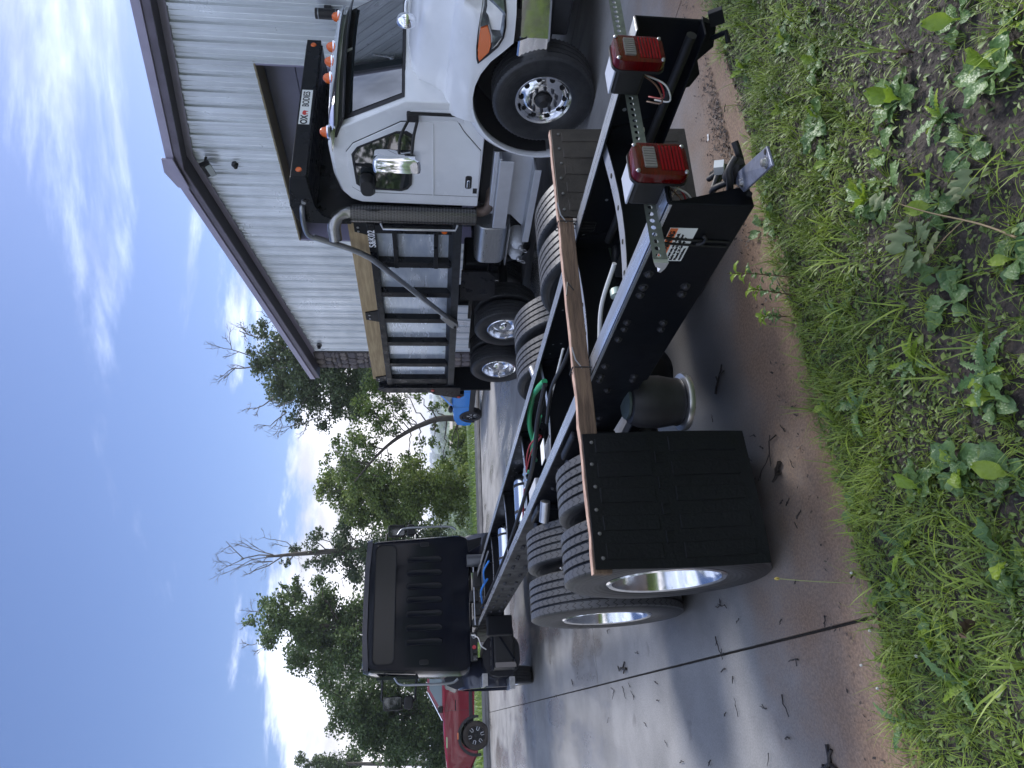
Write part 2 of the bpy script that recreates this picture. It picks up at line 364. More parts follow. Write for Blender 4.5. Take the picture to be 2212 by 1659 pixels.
# ---------------- metal building ----------------
def building():
    BO = Vector((4.07, 13.13, 0)); root = thing('metal_building', 'grey ribbed metal workshop with purple roof trim behind the white truck', 'building', BO, R(118))
    WALL = mat('metal_siding', (.68, .72, .76), .30, metal=.40, var=.10, vscale=1.2, bump=.04, bscale=14, rvar=.12)
    nt = WALL.node_tree; b_ = nt.nodes['Principled BSDF']; oi = N(nt, 'ShaderNodeObjectInfo'); mu = N(nt, 'ShaderNodeMix', data_type='RGBA', blend_type='MULTIPLY'); mu.inputs[0].default_value = 1
    L(nt, b_.inputs['Base Color'].links[0].from_socket, mu.inputs[6]); gr = N(nt, 'ShaderNodeCombineColor'); rv = maprange(nt, oi.outputs['Random'], 0, 1, .90, 1.04, False)
    tcw = N(nt, 'ShaderNodeTexCoord'); mpw = N(nt, 'ShaderNodeMapping'); mpw.inputs['Scale'].default_value = (9, 9, .35); L(nt, tcw.outputs['Object'], mpw.inputs[0]); nw = N(nt, 'ShaderNodeTexNoise'); nw.inputs['Scale'].default_value = 1; nw.inputs['Detail'].default_value = 5; L(nt, mpw.outputs[0], nw.inputs['Vector'])
    rv = math_node(nt, 'MULTIPLY', rv, maprange(nt, nw.outputs[0], .3, .7, .86, 1.05))
    for q in range(3): L(nt, rv, gr.inputs[q])
    L(nt, gr.outputs[0], mu.inputs[7]); L(nt, mu.outputs[2], b_.inputs['Base Color'])
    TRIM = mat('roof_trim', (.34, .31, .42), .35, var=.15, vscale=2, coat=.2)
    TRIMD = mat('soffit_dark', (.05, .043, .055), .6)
    HW = 7.5; RX = -0.15; RZ = 6.20; SL = (6.20-4.98)/7.5
    top = lambda x: RZ - SL*abs(x-RX)
    def panel(xa, xb, z0):
        n = round((xb-xa)/.305); prof = []
        for k in range(n):
            x = xa+.305*k
            prof += [(x-.0, .036), (x+.022, .036), (x+.040, 0), (x+.098, 0), (x+.106, .008), (x+.122, .008), (x+.13, 0), (x+.192, 0), (x+.20, .008), (x+.216, .008), (x+.224, 0), (x+.266, 0), (x+.284, .036), (x+.3045, .036)]
        mb = MB(); v = []
        for x, y in prof: v.append((x, y, z0)); v.append((x, y, top(x)-.02))
        f = [(2*i, 2*i+1, 2*i+3, 2*i+2) for i in range(len(prof)-1)]
        mb.add(v, f); mb.build('siding_panel', WALL, root)
    for k in range(5):
        a = -2.135+.915*k; panel(a, min(a+.915, 2.135), 4.52)
    for k in range(5): panel(2.135+.915*k, min(2.135+.915*(k+1), 6.405), 0) if 2.135+.915*k < 6.4 else None
    panel(6.405, 6.71, 0)
    for k in range(6): panel(-2.135-.915*(k+1), -2.135-.915*k, 0)
    sc = MB()
    for x in np.arange(-7.2, 6.6, .305):
        for z in (4.75, 5.12, 5.5):
            if z < top(x)-.15 and (random.random() < .45): sc.lathe([(.009, .02), (.009, .026), (.001, .028)], 6, 'y', (x+.16, -.013, z))
    s = sc.build('screws', mat('screw_grey', (.2, .21, .23), .4, .5), root); s['kind'] = 'stuff'
    # sheathing, side walls, roof
    INN = mat('inner_dark', (.05, .05, .055), .9)
    mb = MB(); mb.prism([(-HW, 4.52), (-HW, top(-HW)-.03), (RX, RZ-.03), (HW, top(HW)-.03), (HW, 4.52)], -.12, -.012, 'y'); mb.box(-HW, -2.135, -.12, -.012, 0, 4.52); mb.box(2.135, HW, -.12, -.012, 0, 4.52); mb.build('wall_core', INN, root)
    for x in (-HW, HW-.1): MB().box(x, x+.1, -20, -.13, 0, 4.95).build('side_wall', WALL, root)
    MB().box(-HW+.11, HW-.11, -20, -19.9, 0, 4.9).build('rear_wall', WALL, root)
    OV = .36; EX = 7.80
    for sg in (-1, 1):
        xe = RX+sg*(EX-.05 if sg > 0 else EX); ze = RZ-SL*abs(xe-RX)
        up = .10
        r = MB(); r.prism([(RX, RZ+.02), (xe, ze+.02), (xe, ze+.02+up), (RX, RZ+.02+up)], -20.3, OV-.02, 'y'); r.build('roof', mat('roof_metal', (.20, .175, .235), .35, .2), root)
        # rake fascia: broad board plus the lighter folded cap above it
        MB().prism([(RX, RZ-.09), (xe, ze-.09), (xe, ze+.14), (RX, RZ+.14)], OV-.015, OV+.02, 'y').build('fascia', mat('fascia', (.13, .11, .15), .4, var=.3, vscale=3), root)
        MB().prism([(RX, RZ+.03), (xe+sg*.02, ze+.03), (xe+sg*.02, ze+.165), (RX, RZ+.165)], OV+.022, OV+.05, 'y').build('rake_trim', TRIM, root, bevel=.006)
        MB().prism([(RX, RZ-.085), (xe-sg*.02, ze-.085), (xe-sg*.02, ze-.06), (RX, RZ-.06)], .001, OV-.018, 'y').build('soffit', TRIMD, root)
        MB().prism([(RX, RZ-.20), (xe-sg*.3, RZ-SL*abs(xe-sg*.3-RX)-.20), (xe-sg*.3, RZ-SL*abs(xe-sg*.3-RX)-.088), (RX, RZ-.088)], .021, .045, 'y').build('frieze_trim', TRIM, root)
    c = MB(); c.hull2([(RX-.30, OV+.055, RZ-.01), (RX+.42, OV+.055, RZ-.08), (RX+.40, OV+.055, RZ+.12), (RX+.02, OV+.055, RZ+.235), (RX-.30, OV+.055, RZ+.18)], [(RX-.30, OV+.09, RZ-.01), (RX+.42, OV+.075, RZ-.08), (RX+.40, OV+.075, RZ+.12), (RX+.02, OV+.09, RZ+.235), (RX-.30, OV+.09, RZ+.18)]); c.build('ridge_cap', TRIM, root, bevel=.008)
    # overhead door
    DK = mat('door_slate', (.15, .15, .215), .42, var=.12, vscale=2)
    D = -.42
    for a_, b_ in ((-2.135, -2.10), (2.10, 2.135)): MB().box(a_, b_, D, .03, 0, 4.49).build('door_jamb', mat('jamb_lavender', (.25, .235, .33), .4), root)
    MB().box(-2.16, 2.16, D, .035, 4.495, 4.525).build('door_head_trim', mat('weather_strip', (.23, .19, .11), .6), root)
    h = 4.49/9
    for k in range(9):
        MB().box(-2.095, 2.095, D-.04, D, k*h+.004, (k+1)*h-.006).build('door_panel', DK, root, bevel=.006)
    for z in (2.72, 3.6): pass
    MB().box(-2.12, 2.12, D-.1, D-.045, 0, 4.49).build('door_backing', INN, root)
    # stone corner pier of single stones
    ST = [mat('stone_a', (.19, .165, .165), .85, var=.45, vscale=14, bump=.8, bscale=30), mat('stone_b', (.25, .215, .20), .85, var=.45, vscale=14, bump=.8, bscale=30), mat('stone_c', (.15, .135, .145), .85, var=.4, vscale=14, bump=.8, bscale=30)]
    pier = MB().box(6.73, 7.58, -.35, .06, 0, 4.93).build('stone_pier', mat('mortar', (.085, .075, .075), .95, bump=.5, bscale=50), root)
    metas = []
    for k in range(9):
        mb = MB(); n = 7; pts = []
        for q in range(n):
            a = 2*math.pi*(q+.5*random.random())/n; s = 1/max(abs(math.cos(a)), abs(math.sin(a)))*.5*random.uniform(.86, 1.0); pts.append((s*math.cos(a), s*math.sin(a)))
        mb.loft([[(a, 0, b) for a, b in pts], [(a*.97, .6, b*.97) for a, b in pts], [(a*.7, 1, b*.68) for a, b in pts]]); metas.append(mb.mesh('stone', ST[k % 3]))
    z = 0.02
    while z < 4.85:
        hh = random.choice((.11, .15, .2, .24)); hh = min(hh, 4.92-z); x = 6.735
        while x < 7.55:
            w = min(random.uniform(.14, .34), 7.575-x)
            if w < .1: break
            put('stone', random.choice(metas), pier, loc=(x+w/2, .061, z+hh/2+random.uniform(-.015, .015)), scale=(w*.98, random.uniform(.03, .06), hh*1.0)); x += w
        z += hh
    # small things on the wall
    BLK = mat('black_fixture', (.012, .012, .014), .35)
    bw = lambda x, y, z: Matrix.Translation(BO) @ Matrix.Rotation(R(118), 4, 'Z') @ Vector((x, y, z))
    t = thing('flood_light', 'black box flood light on a knuckle arm below the roof peak', 'flood light', bw(-.10, .02, 5.80), R(118))
    MB().tube([(0, 0, 0), (0, .07, 0), (.03, .14, -.02)], .025, 8).build('arm', BLK, t, smooth=40)
    MB().cbox((.09, .18, -.03), (.28, .10, .17), (R(-25), R(12), 0)).build('housing', BLK, t, bevel=.012)
    MB().cbox((.10, .205, -.085), (.24, .07, .10), (R(-25), R(12), 0)).build('lens', mat('lens_grey', (.35, .38, .38), .2), t, bevel=.005)
    t = thing('security_camera', 'small black dome camera on the siding under the flood light', 'camera', bw(.02, .02, 5.32), R(118))
    MB().lathe([(.06, 0), (.06, .05), (.045, .06)], 16, 'y').build('base', BLK, t, smooth=40)
    MB().lathe([(.04, .055), (.038, .10), (.02, .125), (.001, .13)], 16, 'y', (0, 0, -.02)).build('lens', BLK, t, smooth=50)
    t = thing('wall_sensor', 'small grey round sensor near the stone corner under the roof', 'sensor', bw(6.4, .02, 4.72), R(118))
    MB().lathe([(.07, 0), (.07, .04), (.05, .05)], 14, 'y').build('base', mat('fix_grey', (.12, .12, .13), .5), t, smooth=40)
    MB().lathe([(.05, .05), (.045, .11), (.02, .13), (.001, .135)], 14, 'y').build('eye', BLK, t, smooth=40)
    t = thing('wall_sconce', 'black cylinder wall lamp on the siding beside the overhead door', 'wall lamp', bw(-3.13, .02, 3.24), R(118))
    MB().box(-.04, .04, 0, .09, -.05, .05).build('bracket', BLK, t)
    MB().lathe([(.001, -.17), (.075, -.17), (.075, .17), (.001, .17)], 20, 'z', (0, .15, 0)).build('shade', BLK, t, smooth=40)
    for zz in (-.125, .125): MB().lathe([(.0765, zz-.006), (.0775, zz), (.0765, zz+.006)], 20, 'z', (0, .15, 0)).build('ring', mat('ring_grey', (.3, .32, .35), .3, .8), t, smooth=40)
    return root
building()
# ---------------- shared truck materials ----------------
BLACK = mat('chassis_black', (.005, .006, .009), .36, spec=.22, var=.3, vscale=5, bump=.05, bscale=60, rvar=.18)
BLACKG = mat('gloss_black', (.004, .005, .010), .14, coat=.06, spec=.22)
FLANGE = mat('skylit_flange', (.55, .58, .63), .27, .8, var=.35, vscale=9, rvar=.15, bump=.08, bscale=40, stretch=(.25, 3, 3))  # bright sky highlight of the flange tops is in this colour
ALU = mat('polished_aluminium', (.80, .81, .83), .12, 1.0, rvar=.06, vscale=20, var=.06)
ALUD = mat('dull_aluminium', (.55, .56, .58), .32, .9, var=.2, vscale=12)
CHROME = mat('chrome', (.85, .86, .88), .05, 1.0)
STEEL = mat('bolt_steel', (.42, .43, .45), .35, .9, var=.3, vscale=60)
BOLTB = mat('bolt_black', (.03, .03, .034), .4, .3)
WOODB = mat('weathered_board', (.19, .125, .08), .85, color2=(.085, .055, .038), vscale=7, bump=.5, bscale=30, stretch=(9, .7, 9))
WOODT = mat('sawn_edge', (.50, .34, .26), .85, color2=(.24, .15, .12), vscale=12, bump=.5, bscale=40, stretch=(6, 1.2, 6))  # rough sawn top edge, its lit look put into the colour
PLASTIC = mat('black_plastic', (.014, .014, .015), .5, var=.3, vscale=20)
RUBBERM = mat('rubber_mat', (.005, .006, .008), .40, spec=.25, var=.4, vscale=6, bump=.25, bscale=90, rvar=.15)
def tyre_material(name, sipes=True, n=62):
    m = bpy.data.materials.new(name); m.use_nodes = True; nt = m.node_tree; b = nt.nodes['Principled BSDF']
    b.inputs['Base Color'].default_value = (.020, .021, .023, 1); b.inputs['Roughness'].default_value = .42; b.inputs['Specular IOR Level'].default_value = .38
    tc = N(nt, 'ShaderNodeTexCoord'); sp = N(nt, 'ShaderNodeSeparateXYZ'); L(nt, tc.outputs['Object'], sp.inputs[0])
    ang = math_node(nt, 'ARCTAN2', sp.outputs[2], sp.outputs[0])
    zig = math_node(nt, 'PINGPONG', math_node(nt, 'MULTIPLY', sp.outputs[1], 34.0), .5)
    ph = math_node(nt, 'FRACT', math_node(nt, 'ADD', math_node(nt, 'MULTIPLY', ang, n/6.28318), math_node(nt, 'MULTIPLY', zig, .9)))
    line = math_node(nt, 'LESS_THAN', ph, .16)
    rad = math_node(nt, 'SQRT', math_node(nt, 'ADD', math_node(nt, 'MULTIPLY', sp.outputs[0], sp.outputs[0]), math_node(nt, 'MULTIPLY', sp.outputs[2], sp.outputs[2])))
    line = math_node(nt, 'MULTIPLY', line, math_node(nt, 'GREATER_THAN', rad, .505))
    no = N(nt, 'ShaderNodeTexNoise'); no.inputs['Scale'].default_value = 14; no.inputs['Detail'].default_value = 6; L(nt, tc.outputs['Object'], no.inputs['Vector'])
    mx_ = N(nt, 'ShaderNodeMix', data_type='RGBA'); L(nt, maprange(nt, no.outputs[0], .35, .7), mx_.inputs[0]); mx_.inputs[6].default_value = (.009, .010, .012, 1); mx_.inputs[7].default_value = (.020, .021, .023, 1)
    tread = N(nt, 'ShaderNodeMix', data_type='RGBA'); L(nt, math_node(nt, 'MULTIPLY', maprange(nt, rad, .508, .514), 1.0 if sipes else .4), tread.inputs[0]); L(nt, mx_.outputs[2], tread.inputs[6]); tread.inputs[7].default_value = (.060, .061, .064, 1)
    m2 = N(nt, 'ShaderNodeMix', data_type='RGBA'); L(nt, line if sipes else math_node(nt, 'MULTIPLY', line, 0), m2.inputs[0]); L(nt, tread.outputs[2], m2.inputs[6]); m2.inputs[7].default_value = (.006, .006, .007, 1); L(nt, m2.outputs[2], b.inputs['Base Color'])
    rings = math_node(nt, 'SINE', math_node(nt, 'MULTIPLY', rad, 260.0))
    hgt = math_node(nt, 'SUBTRACT', math_node(nt, 'MULTIPLY', no.outputs[0], .3), line) if sipes else math_node(nt, 'MULTIPLY', no.outputs[0], .3)
    sidew = math_node(nt, 'MULTIPLY', math_node(nt, 'MULTIPLY', rings, math_node(nt, 'LESS_THAN', rad, .49)), .14)
    bp = N(nt, 'ShaderNodeBump'); bp.inputs['Strength'].default_value = .5; bp.inputs['Distance'].default_value = .006; L(nt, math_node(nt, 'ADD', hgt, sidew), bp.inputs['Height']); L(nt, bp.outputs[0], b.inputs['Normal'])
    return m
TYRE = tyre_material('tyre_rib'); TYRE2 = tyre_material('tyre_lug', sipes=False)
def tyre_mesh(Rr=.52, W=.28, rim=.29, grooves=4, teeth=False, m=TYRE, n=72):
    w = W/2; prof = [(rim, -w*.80), (rim+.02, -w*.9), (Rr*.73, -w*1.02), (Rr*.82, -w*1.03), (Rr*.90, -w*1.0), (Rr*.955, -w*.96), (Rr*.985, -w*.90)]
    i0 = len(prof)-1
    g = .0075; d = .015; tw = w*.86
    prof.append((Rr, -tw))
    for k in range(grooves):
        h = -tw + 2*tw*(k+1)/(grooves+1)
        prof += [(Rr, h-g), (Rr-d, h-g*.7), (Rr-d, h+g*.7), (Rr, h+g)]
    prof.append((Rr, tw)); tail = [(r, -h) for r, h in prof[:i0+1]][::-1]; i1 = len(prof); prof += tail
    tt = None
    if teeth: tt = ([i0, i0+1, i1-1, i1], .013, 1)
    mb = MB(); mb.lathe(prof, 150 if teeth else n, 'y', teeth=tt, closed=True); return mb.mesh('tyre', m, 35)
def rim_mesh_dish(rim=.29, W=.28, m=ALU):
    """deep concave outer dual wheel, open side towards +y"""
    w = W/2; mb = MB()
    mb.lathe([(rim-.002, -w*.85), (rim+.012, -w*.8), (rim+.012, w*.78), (rim+.018, w*.92), (rim+.008, w*.97), (rim-.012, w*.93), (rim-.02, w*.7), (rim-.03, w*.1), (rim-.05, -w*.25), (rim-.085, -w*.42), (.17, -w*.36), (.15, -w*.30), (.10, -w*.30), (.10, -w*.6), (rim-.03, -w*.7)], 56, 'y', closed=True)
    return mb.mesh('wheel', m, 40)
def rim_mesh_flat(rim=.29, W=.28, m=ALU):
    """wheel whose disc bulges out towards +y (steer axle, inner dual seen from inside)"""
    w = W/2; mb = MB()
    mb.lathe([(rim-.002, -w*.85), (rim+.012, -w*.8), (rim+.012, w*.75), (rim+.02, w*.92), (rim+.008, w*.98), (rim-.014, w*.93), (rim-.024, w*.62), (rim-.04, w*.52), (.215, w*.62), (.19, w*.78), (.12, w*.80), (.10, w*.80), (.10, w*.4), (rim-.03, w*.2)], 56, 'y', closed=True)
    return mb.mesh('wheel', m, 40)
TYR_ME = tyre_mesh(); RIM_D = rim_mesh_dish(); RIM_F = rim_mesh_flat()
NUT_ME = MB().lathe([(.001, .05), (.013, .046), (.017, .03), (.019, 0)], 6, 'y').mesh('lug_nut', STEEL)
def wheel(parent, c, face, rimme, tyreme, nuts=0, nutr=.143, nuty=.06, nutm=None, hub=None, steer=0):
    """face=+1: wheel looks towards local +y"""
    rz = (0 if face > 0 else math.pi)+steer
    w = put('wheel', rimme, parent, loc=c, rot=(0, 0, rz))
    put('tyre', tyreme, w)
    for k in range(nuts):
        q = 2*math.pi*k/nuts; put('lug_nut', nutm or NUT_ME, w, loc=(nutr*math.cos(q), nuty, nutr*math.sin(q)))
    if hub: put('hub', hub, w)
    return w

# ---------------- black cab-and-chassis truck ----------------
TR = thing('chassis_truck', 'black cab and bare chassis truck with long frame rails running toward the viewer', 'truck', CH_O, CH_RZ)
def rail(sg):
    yo = sg*.424; t = .009; fwid = .082
    def ch_(x0, x1, yo, zb, zt, fl, tt, taper=None):
        mb = MB(); s = sg
        pr = [(yo, zb), (yo, zt), (yo-s*fl, zt), (yo-s*fl, zt-tt), (yo-s*tt, zt-tt), (yo-s*tt, zb+tt), (yo-s*fl, zb+tt), (yo-s*fl, zb)]
        if taper is None: mb.prism(pr, x0, x1, 'x')
        else:
            A = [(x0, y, z) for y, z in pr]; B = [((x1 if z > (zb+zt)/2 else x1-.25), y, z) for y, z in pr]; mb.hull2(A, B)
        return mb
    web = ch_(.0, 12.2, yo, .742, .996, fwid, t).build('frame_rail', BLACK, TR, bevel=.004)
    # the outer doubler channel around the rear of each rail
    if sg > 0: d = ch_(-.004, 1.42, yo+sg*.010, .735, 1.006, .085, .009, taper=1).build('frame_doubler', BLACK, TR, bevel=.005)
    # flange top, its sky highlight put into the colour
    mb = MB(); mb.box(.004, 11.9, min(yo-sg*.004, yo-sg*fwid), max(yo-sg*.004, yo-sg*fwid), .9962, .9985); 
    mb.build('flange_top', FLANGE, web, bevel=.001)
    if sg > 0:
        mb = MB(); yy = yo+.010
        mb.add([(x, y, z) for x, (y, z) in [(a, b) for a in (.0, 1.36) for b in ((yy-.083, 1.0075), (yy-.012, 1.0075), (yy+.0005, 1.0035), (yy+.0012, .993))]], [(0, 1, 5, 4), (1, 2, 6, 5), (2, 3, 7, 6)])
        mb.build('doubler_top', FLANGE, d, smooth=60)
    return web, yo
RAILS = {}
for sg in (1, -1): RAILS[sg] = rail(sg)
BOLT = MB().lathe([(.001, .016), (.010, .014), (.013, .006), (.013, .004), (.019, .0035), (.019, 0)], 8, 'y').mesh('bolt', BOLTB)
for x, z in [(.35, .965), (.43, .962), (.48, .96), (.42, .81), (.47, .807), (.67, .96), (.72, .958), (.80, .962), (.67, .815), (.72, .81), (1.03, .965), (1.13, .962), (1.17, .96), (1.13, .81), (1.17, .808), (1.37, .965), (1.27, .90), (1.62, .93), (1.69, .93), (1.62, .86), (1.69, .86), (1.80, .90), (2.0, .94), (2.1, .94), (2.2, .94), (2.3, .90), (2.4, .94), (2.02, .8), (2.2, .8), (2.4, .8), (2.62, .9), (2.78, .92), (2.9, .82)]:
    put('bolt', BOLT, TR, loc=(x, .434 if x < 1.3 else .424, z), scale=random.uniform(.85, 1.05))
for x in np.arange(3.6, 9.2, .42):
    for dz in (.92, .80):
        for dx in (0, .07): put('bolt', BOLT, TR, loc=(x+dx+random.uniform(-.03, .03), .424, dz), scale=1.15)
# crossmembers: back-to-back channels whose bowed flange has a highlight put into its colour
CM = mat('crossmember_top', (.55, .57, .61), .30, .75, var=.4, vscale=8, rvar=.15)
for x, z, sag in ((.58, .985, .03), (1.30, .985, .025), (2.63, .965, .03), (3.93, .955, .02), (5.6, .955, .02), (7.4, .96, .02), (9.1, .96, .02)):
    n = 8; mb = MB(); tp = MB(); A = []
    for k in range(n+1):
        y = -.412+.824*k/n; s = sag*math.sin(math.pi*k/n); A.append((y, s))
    mb.loft([[(x-.035, y, z-s), (x+.035, y, z-s), (x+.035, y, z-s-.006), (x+.004, y, z-s-.012), (x+.004, y, z-s-.19), (x-.004, y, z-s-.19), (x-.004, y, z-s-.012), (x-.035, y, z-s-.006)] for y, s in A]); c = mb.build('crossmember', BLACK, TR)
    tp.loft([[(x-.033, y, z-s+.0015), (x+.033, y, z-s+.0015), (x+.033, y, z-s+.0005), (x-.033, y, z-s+.0005)] for y, s in A]); tp.build('flange_top', CM, c)
    for y in (-.22, -.05, .12, .27): MB().lathe([(.001, .0028), (.011, .0026), (.011, 0)], 10, 'z', (x, y, z-sag*math.sin(math.pi*(y+.412)/.824)+.001)).build('bolt_hole', mat('hole_black', (.003, .003, .003), .9), c)
    for sg in (-1, 1):
        MB().prism([(x-.14, .80), (x+.14, .80), (x+.08, .96), (x-.08, .96)], sg*.414 if sg < 0 else .398, sg*.398 if sg < 0 else .414, 'y').build('gusset', BLACK, TR)
# inside of the right rail: rows of punched holes and clips
HOLE = MB().lathe([(.001, .001), (.009, .001), (.009, 0)], 8, 'y').mesh('hole', mat('hole_light', (.22, .24, .27), .4, .3))
for x in np.arange(.3, 5.2, .135):
    for z in (.93, .88, .80):
        if random.random() < .55: put('hole', HOLE, TR, loc=(x+random.uniform(-.03, .03), -.4145, z+random.uniform(-.012, .012)), scale=random.uniform(.5, 1))
# axles, differential, drums, suspension
AX = (1.955, 3.31)
for i, x in enumerate(AX):
    MB().tube([(x, -.62, .52), (x, .62, .52)], .075, 16).build('axle', BLACK, TR, smooth=40)
    MB().lathe([(.06, -.26), (.15, -.2), (.19, -.08), (.2, .02), (.15, .14), (.08, .2), (.001, .22)], 24, 'x', (x, .06, .52)).build('differential', BLACK, TR, smooth=50)
    for sg in (1, -1):
        for yy in (.47,): MB().lathe([(.10, 0), (.21, .02), (.21, .16), (.06, .2)], 28, 'y', (x, sg*yy-(.2 if sg < 0 else 0), .52)).build('brake_drum', BLACK, TR, smooth=40)
        for face, yc, rm in ((sg, 1.06, RIM_D), (-sg, .72, RIM_D)):
            w = wheel(TR, (x, sg*yc, .52), face, rm, TYR_ME, nuts=(10 if yc > 1 else 0), nuty=-.035)
            if yc > 1:
                MB().lathe([(.095, -.06), (.09, .03), (.07, .055), (.001, .06)], 20, 'y').build('hub', ALUD, w, smooth=40)
                if sg > 0:   # maker's stamp in the dish
                    mk = MB().cbox((-.02, .098, .262), (.038, .002, .028), (R(-14), 0, 0)); mk.build('stamp', PLASTIC, w)
                    text('lettering', 'ALCOA', .018, PLASTIC, w, Matrix.Translation((-.02, .108, .236)) @ Matrix.Rotation(R(90), 4, 'X') @ Matrix.Rotation(math.pi, 4, 'Y'))
        MB().cbox((x+.1, sg*.36, .60), (1.15, .075, .05), (0, R(3), 0)).build('spring_arm', BLACK, TR, bevel=.01)
        xa = x-.56
        sp = MB(); sp.lathe([(.06, .775), (.105, .765), (.125, .72), (.128, .62), (.115, .545), (.118, .53), (.11, .515)], 28, 'z', (xa, sg*.44, 0)); s_ = sp.build('air_spring', mat('bellows', (.016, .016, .018), .5, var=.3, vscale=20), TR, smooth=50)
        MB().lathe([(.112, .512), (.138, .512), (.143, .498), (.138, .484), (.09, .484)], 32, 'z', (xa, sg*.44, 0)).build('piston_ring', ALUD, s_, smooth=40)
        MB().lathe([(.02, .79), (.085, .785), (.085, .773), (.03, .772)], 24, 'z', (xa, sg*.44, 0)).build('bead_plate', mat('bead_grey', (.09, .12, .12), .4, .5), s_, smooth=40)
        MB().cbox((xa, sg*.45, .47), (.12, .10, .02)).build('spring_seat', BLACK, TR)
        MB().tube([(x+.16, sg*.50, .95), (x+.30, sg*.53, .50)], .03, 12).build('shock_absorber', BLACK, TR, smooth=40)
        MB().cbox((x-.02, sg*.455, .86), (.34, .05, .24)).build('hanger_bracket', BLACK, TR, bevel=.012)
MB().tube([(3.31, 0, .56), (6.2, 0, .66), (9.6, 0, .72)], .055, 14).build('drive_shaft', BLACK, TR, smooth=40)
MB().tube([(1.95, .05, .55), (3.3, .05, .55)], .045, 12).build('inter_axle_shaft', BLACK, TR, smooth=40)
for sg in (1, -1):
    MB().tube([(2.93, sg*.47, .95), (3.02, sg*.585, .955)], .034, 14).build('air_canister', ALUD, TR, smooth=40)
# polished air tanks between the rails
for x, y0, y1 in ((4.9, -.36, .10), (6.75, -.34, .14)):
    t_ = MB().lathe([(.001, y0-.05), (.08, y0-.04), (.125, y0), (.125, y1), (.08, y1+.04), (.001, y1+.05)], 28, 'y', (x, 0, .80)).build('air_tank', ALU, TR, smooth=40)
    for yy in (y0+.1, y1-.1): MB().lathe([(.1262, yy-.014), (.129, yy-.012), (.129, yy+.012), (.1262, yy+.014)], 28, 'y', (x, 0, .80)).build('strap', PLASTIC, t_, smooth=40)
# hoses, wires, manifold
GRN = mat('green_hose', (.03, .32, .13), .4); REDW = mat('red_wire', (.34, .02, .025), .4); BLU = mat('blue_hose', (.03, .2, .62), .4); WHW = mat('white_wire', (.6, .6, .58), .4)
for nm, m, pts, r in [('air_hose', GRN, [(2.5, -.22, .97), (2.85, -.33, .965), (3.2, -.42, .95), (3.55, -.36, .93), (3.9, -.28, .84)], .021), ('air_hose', GRN, [(2.75, -.08, .975), (3.1, -.06, .965), (3.5, -.10, .93), (3.8, -.14, .86)], .016),
        ('wire', REDW, [(2.85, .02, .97), (3.3, -.08, .975), (3.7, -.12, .95), (3.9, -.10, .93)], .006), ('wire', REDW, [(2.85, .03, .96), (3.3, -.03, .965), (3.7, -.06, .945), (3.9, -.06, .93)], .006), ('wire', REDW, [(4.05, -.08, .92), (4.4, 0, .9), (4.7, .12, .88)], .006), ('wire', REDW, [(4.05, -.05, .92), (4.4, .05, .9), (4.7, .16, .88)], .006),
        ('cable', PLASTIC, [(2.4, -.15, .985), (2.7, -.03, 1.0), (3.0, .06, .985), (3.5, .1, .96), (4.6, .14, .94), (6.8, .2, .94), (9.3, .25, 1.0)], .017), ('cable', PLASTIC, [(1.4, -.02, .96), (1.7, .05, .99), (2.1, .02, 1.0), (2.45, .1, .985)], .012), ('cable', WHW, [(1.75, -.05, .985), (2.0, .02, .995), (2.25, .02, .985)], .007),
        ('air_hose', BLU, [(8.1, .02, .97), (8.5, .1, 1.03), (8.9, .16, 1.0), (9.4, .2, .95)], .014), ('air_hose', BLU, [(7.6, -.12, .98), (7.9, -.05, 1.03), (8.2, .05, 1.0)], .012), ('cable', WHW, [(9.8, .55, 1.12), (9.75, .6, 1.02), (9.7, .72, .98), (9.72, .78, .9)], .009), ('cable', ALUD, [(7.4, -.2, 1.0), (8.1, -.1, 1.03), (8.6, .02, 1.0)], .011)]:
    MB().tube(smoothpath(pts), r, 8).build(nm, m, TR, smooth=60)
mn = MB().box(3.93, 4.02, -.14, .02, .905, .94).build('manifold', ALUD, TR, bevel=.006)
for k in range(3):
    for xx in (3.86, 4.03): MB().lathe([(.001, 0), (.018, 0), (.018, .06), (.009, .065), (.001, .08)], 10, 'x', (xx, -.115+.055*k, .922)).build('fitting', CHROME, mn, smooth=40)
MB().box(2.66, 2.8, .12, .26, .975, .98).build('paper_tag', mat('paper_white', (.7, .7, .68), .7), TR)
MB().box(3.35, 3.7, .16, .34, .84, .95).build('valve_box', mat('box_grey', (.45, .46, .48), .5), TR, bevel=.01)
MB().tube(smoothpath([(.75, .1, .95), (.95, .18, .97), (1.1, .3, .96)]), .01, 8).build('cable', WHW, TR)
MB().lathe([(.001, 0), (.03, 0), (.03, .03), (.012, .04), (.012, .13)], 16, 'y', (.83, .18, .93)).build('grease_fitting', mat('zinc_green', (.35, .42, .36), .4, .6), TR, smooth=40)
# warning label on the web of the left rail
lb = MB().box(.105, .275, .4345, .4352, .875, .965).build('warning_label', mat('label_white', (.72, .74, .72), .45), TR)
MB().box(.107, .273, .4353, .4358, .938, .963).build('label_header', mat('label_orange', (.72, .17, .05), .45), lb)
INK = mat('ink_black', (.012, .012, .014), .5)
tm = lambda x, z, y=.4366: Matrix.Translation((x, y, z)) @ Matrix.Rotation(math.pi, 4, 'Z') @ Matrix.Rotation(R(90), 4, 'X')
text('lettering', 'WARNING', .024, INK, lb, tm(.178, .9505), bold=.0006)
MB().prism([(.257, .942), (.241, .942), (.249, .959)], .4360, .4364, 'y').build('warning_triangle', INK, lb)
for k, s in enumerate(('Do not cut, weld or drill.', 'Refer to the Freightliner', 'Manual, 31 Group for', 'restrictions.')):
    text('lettering', s, .0135, INK, lb, tm(.268, .928-.014*k), align='LEFT')
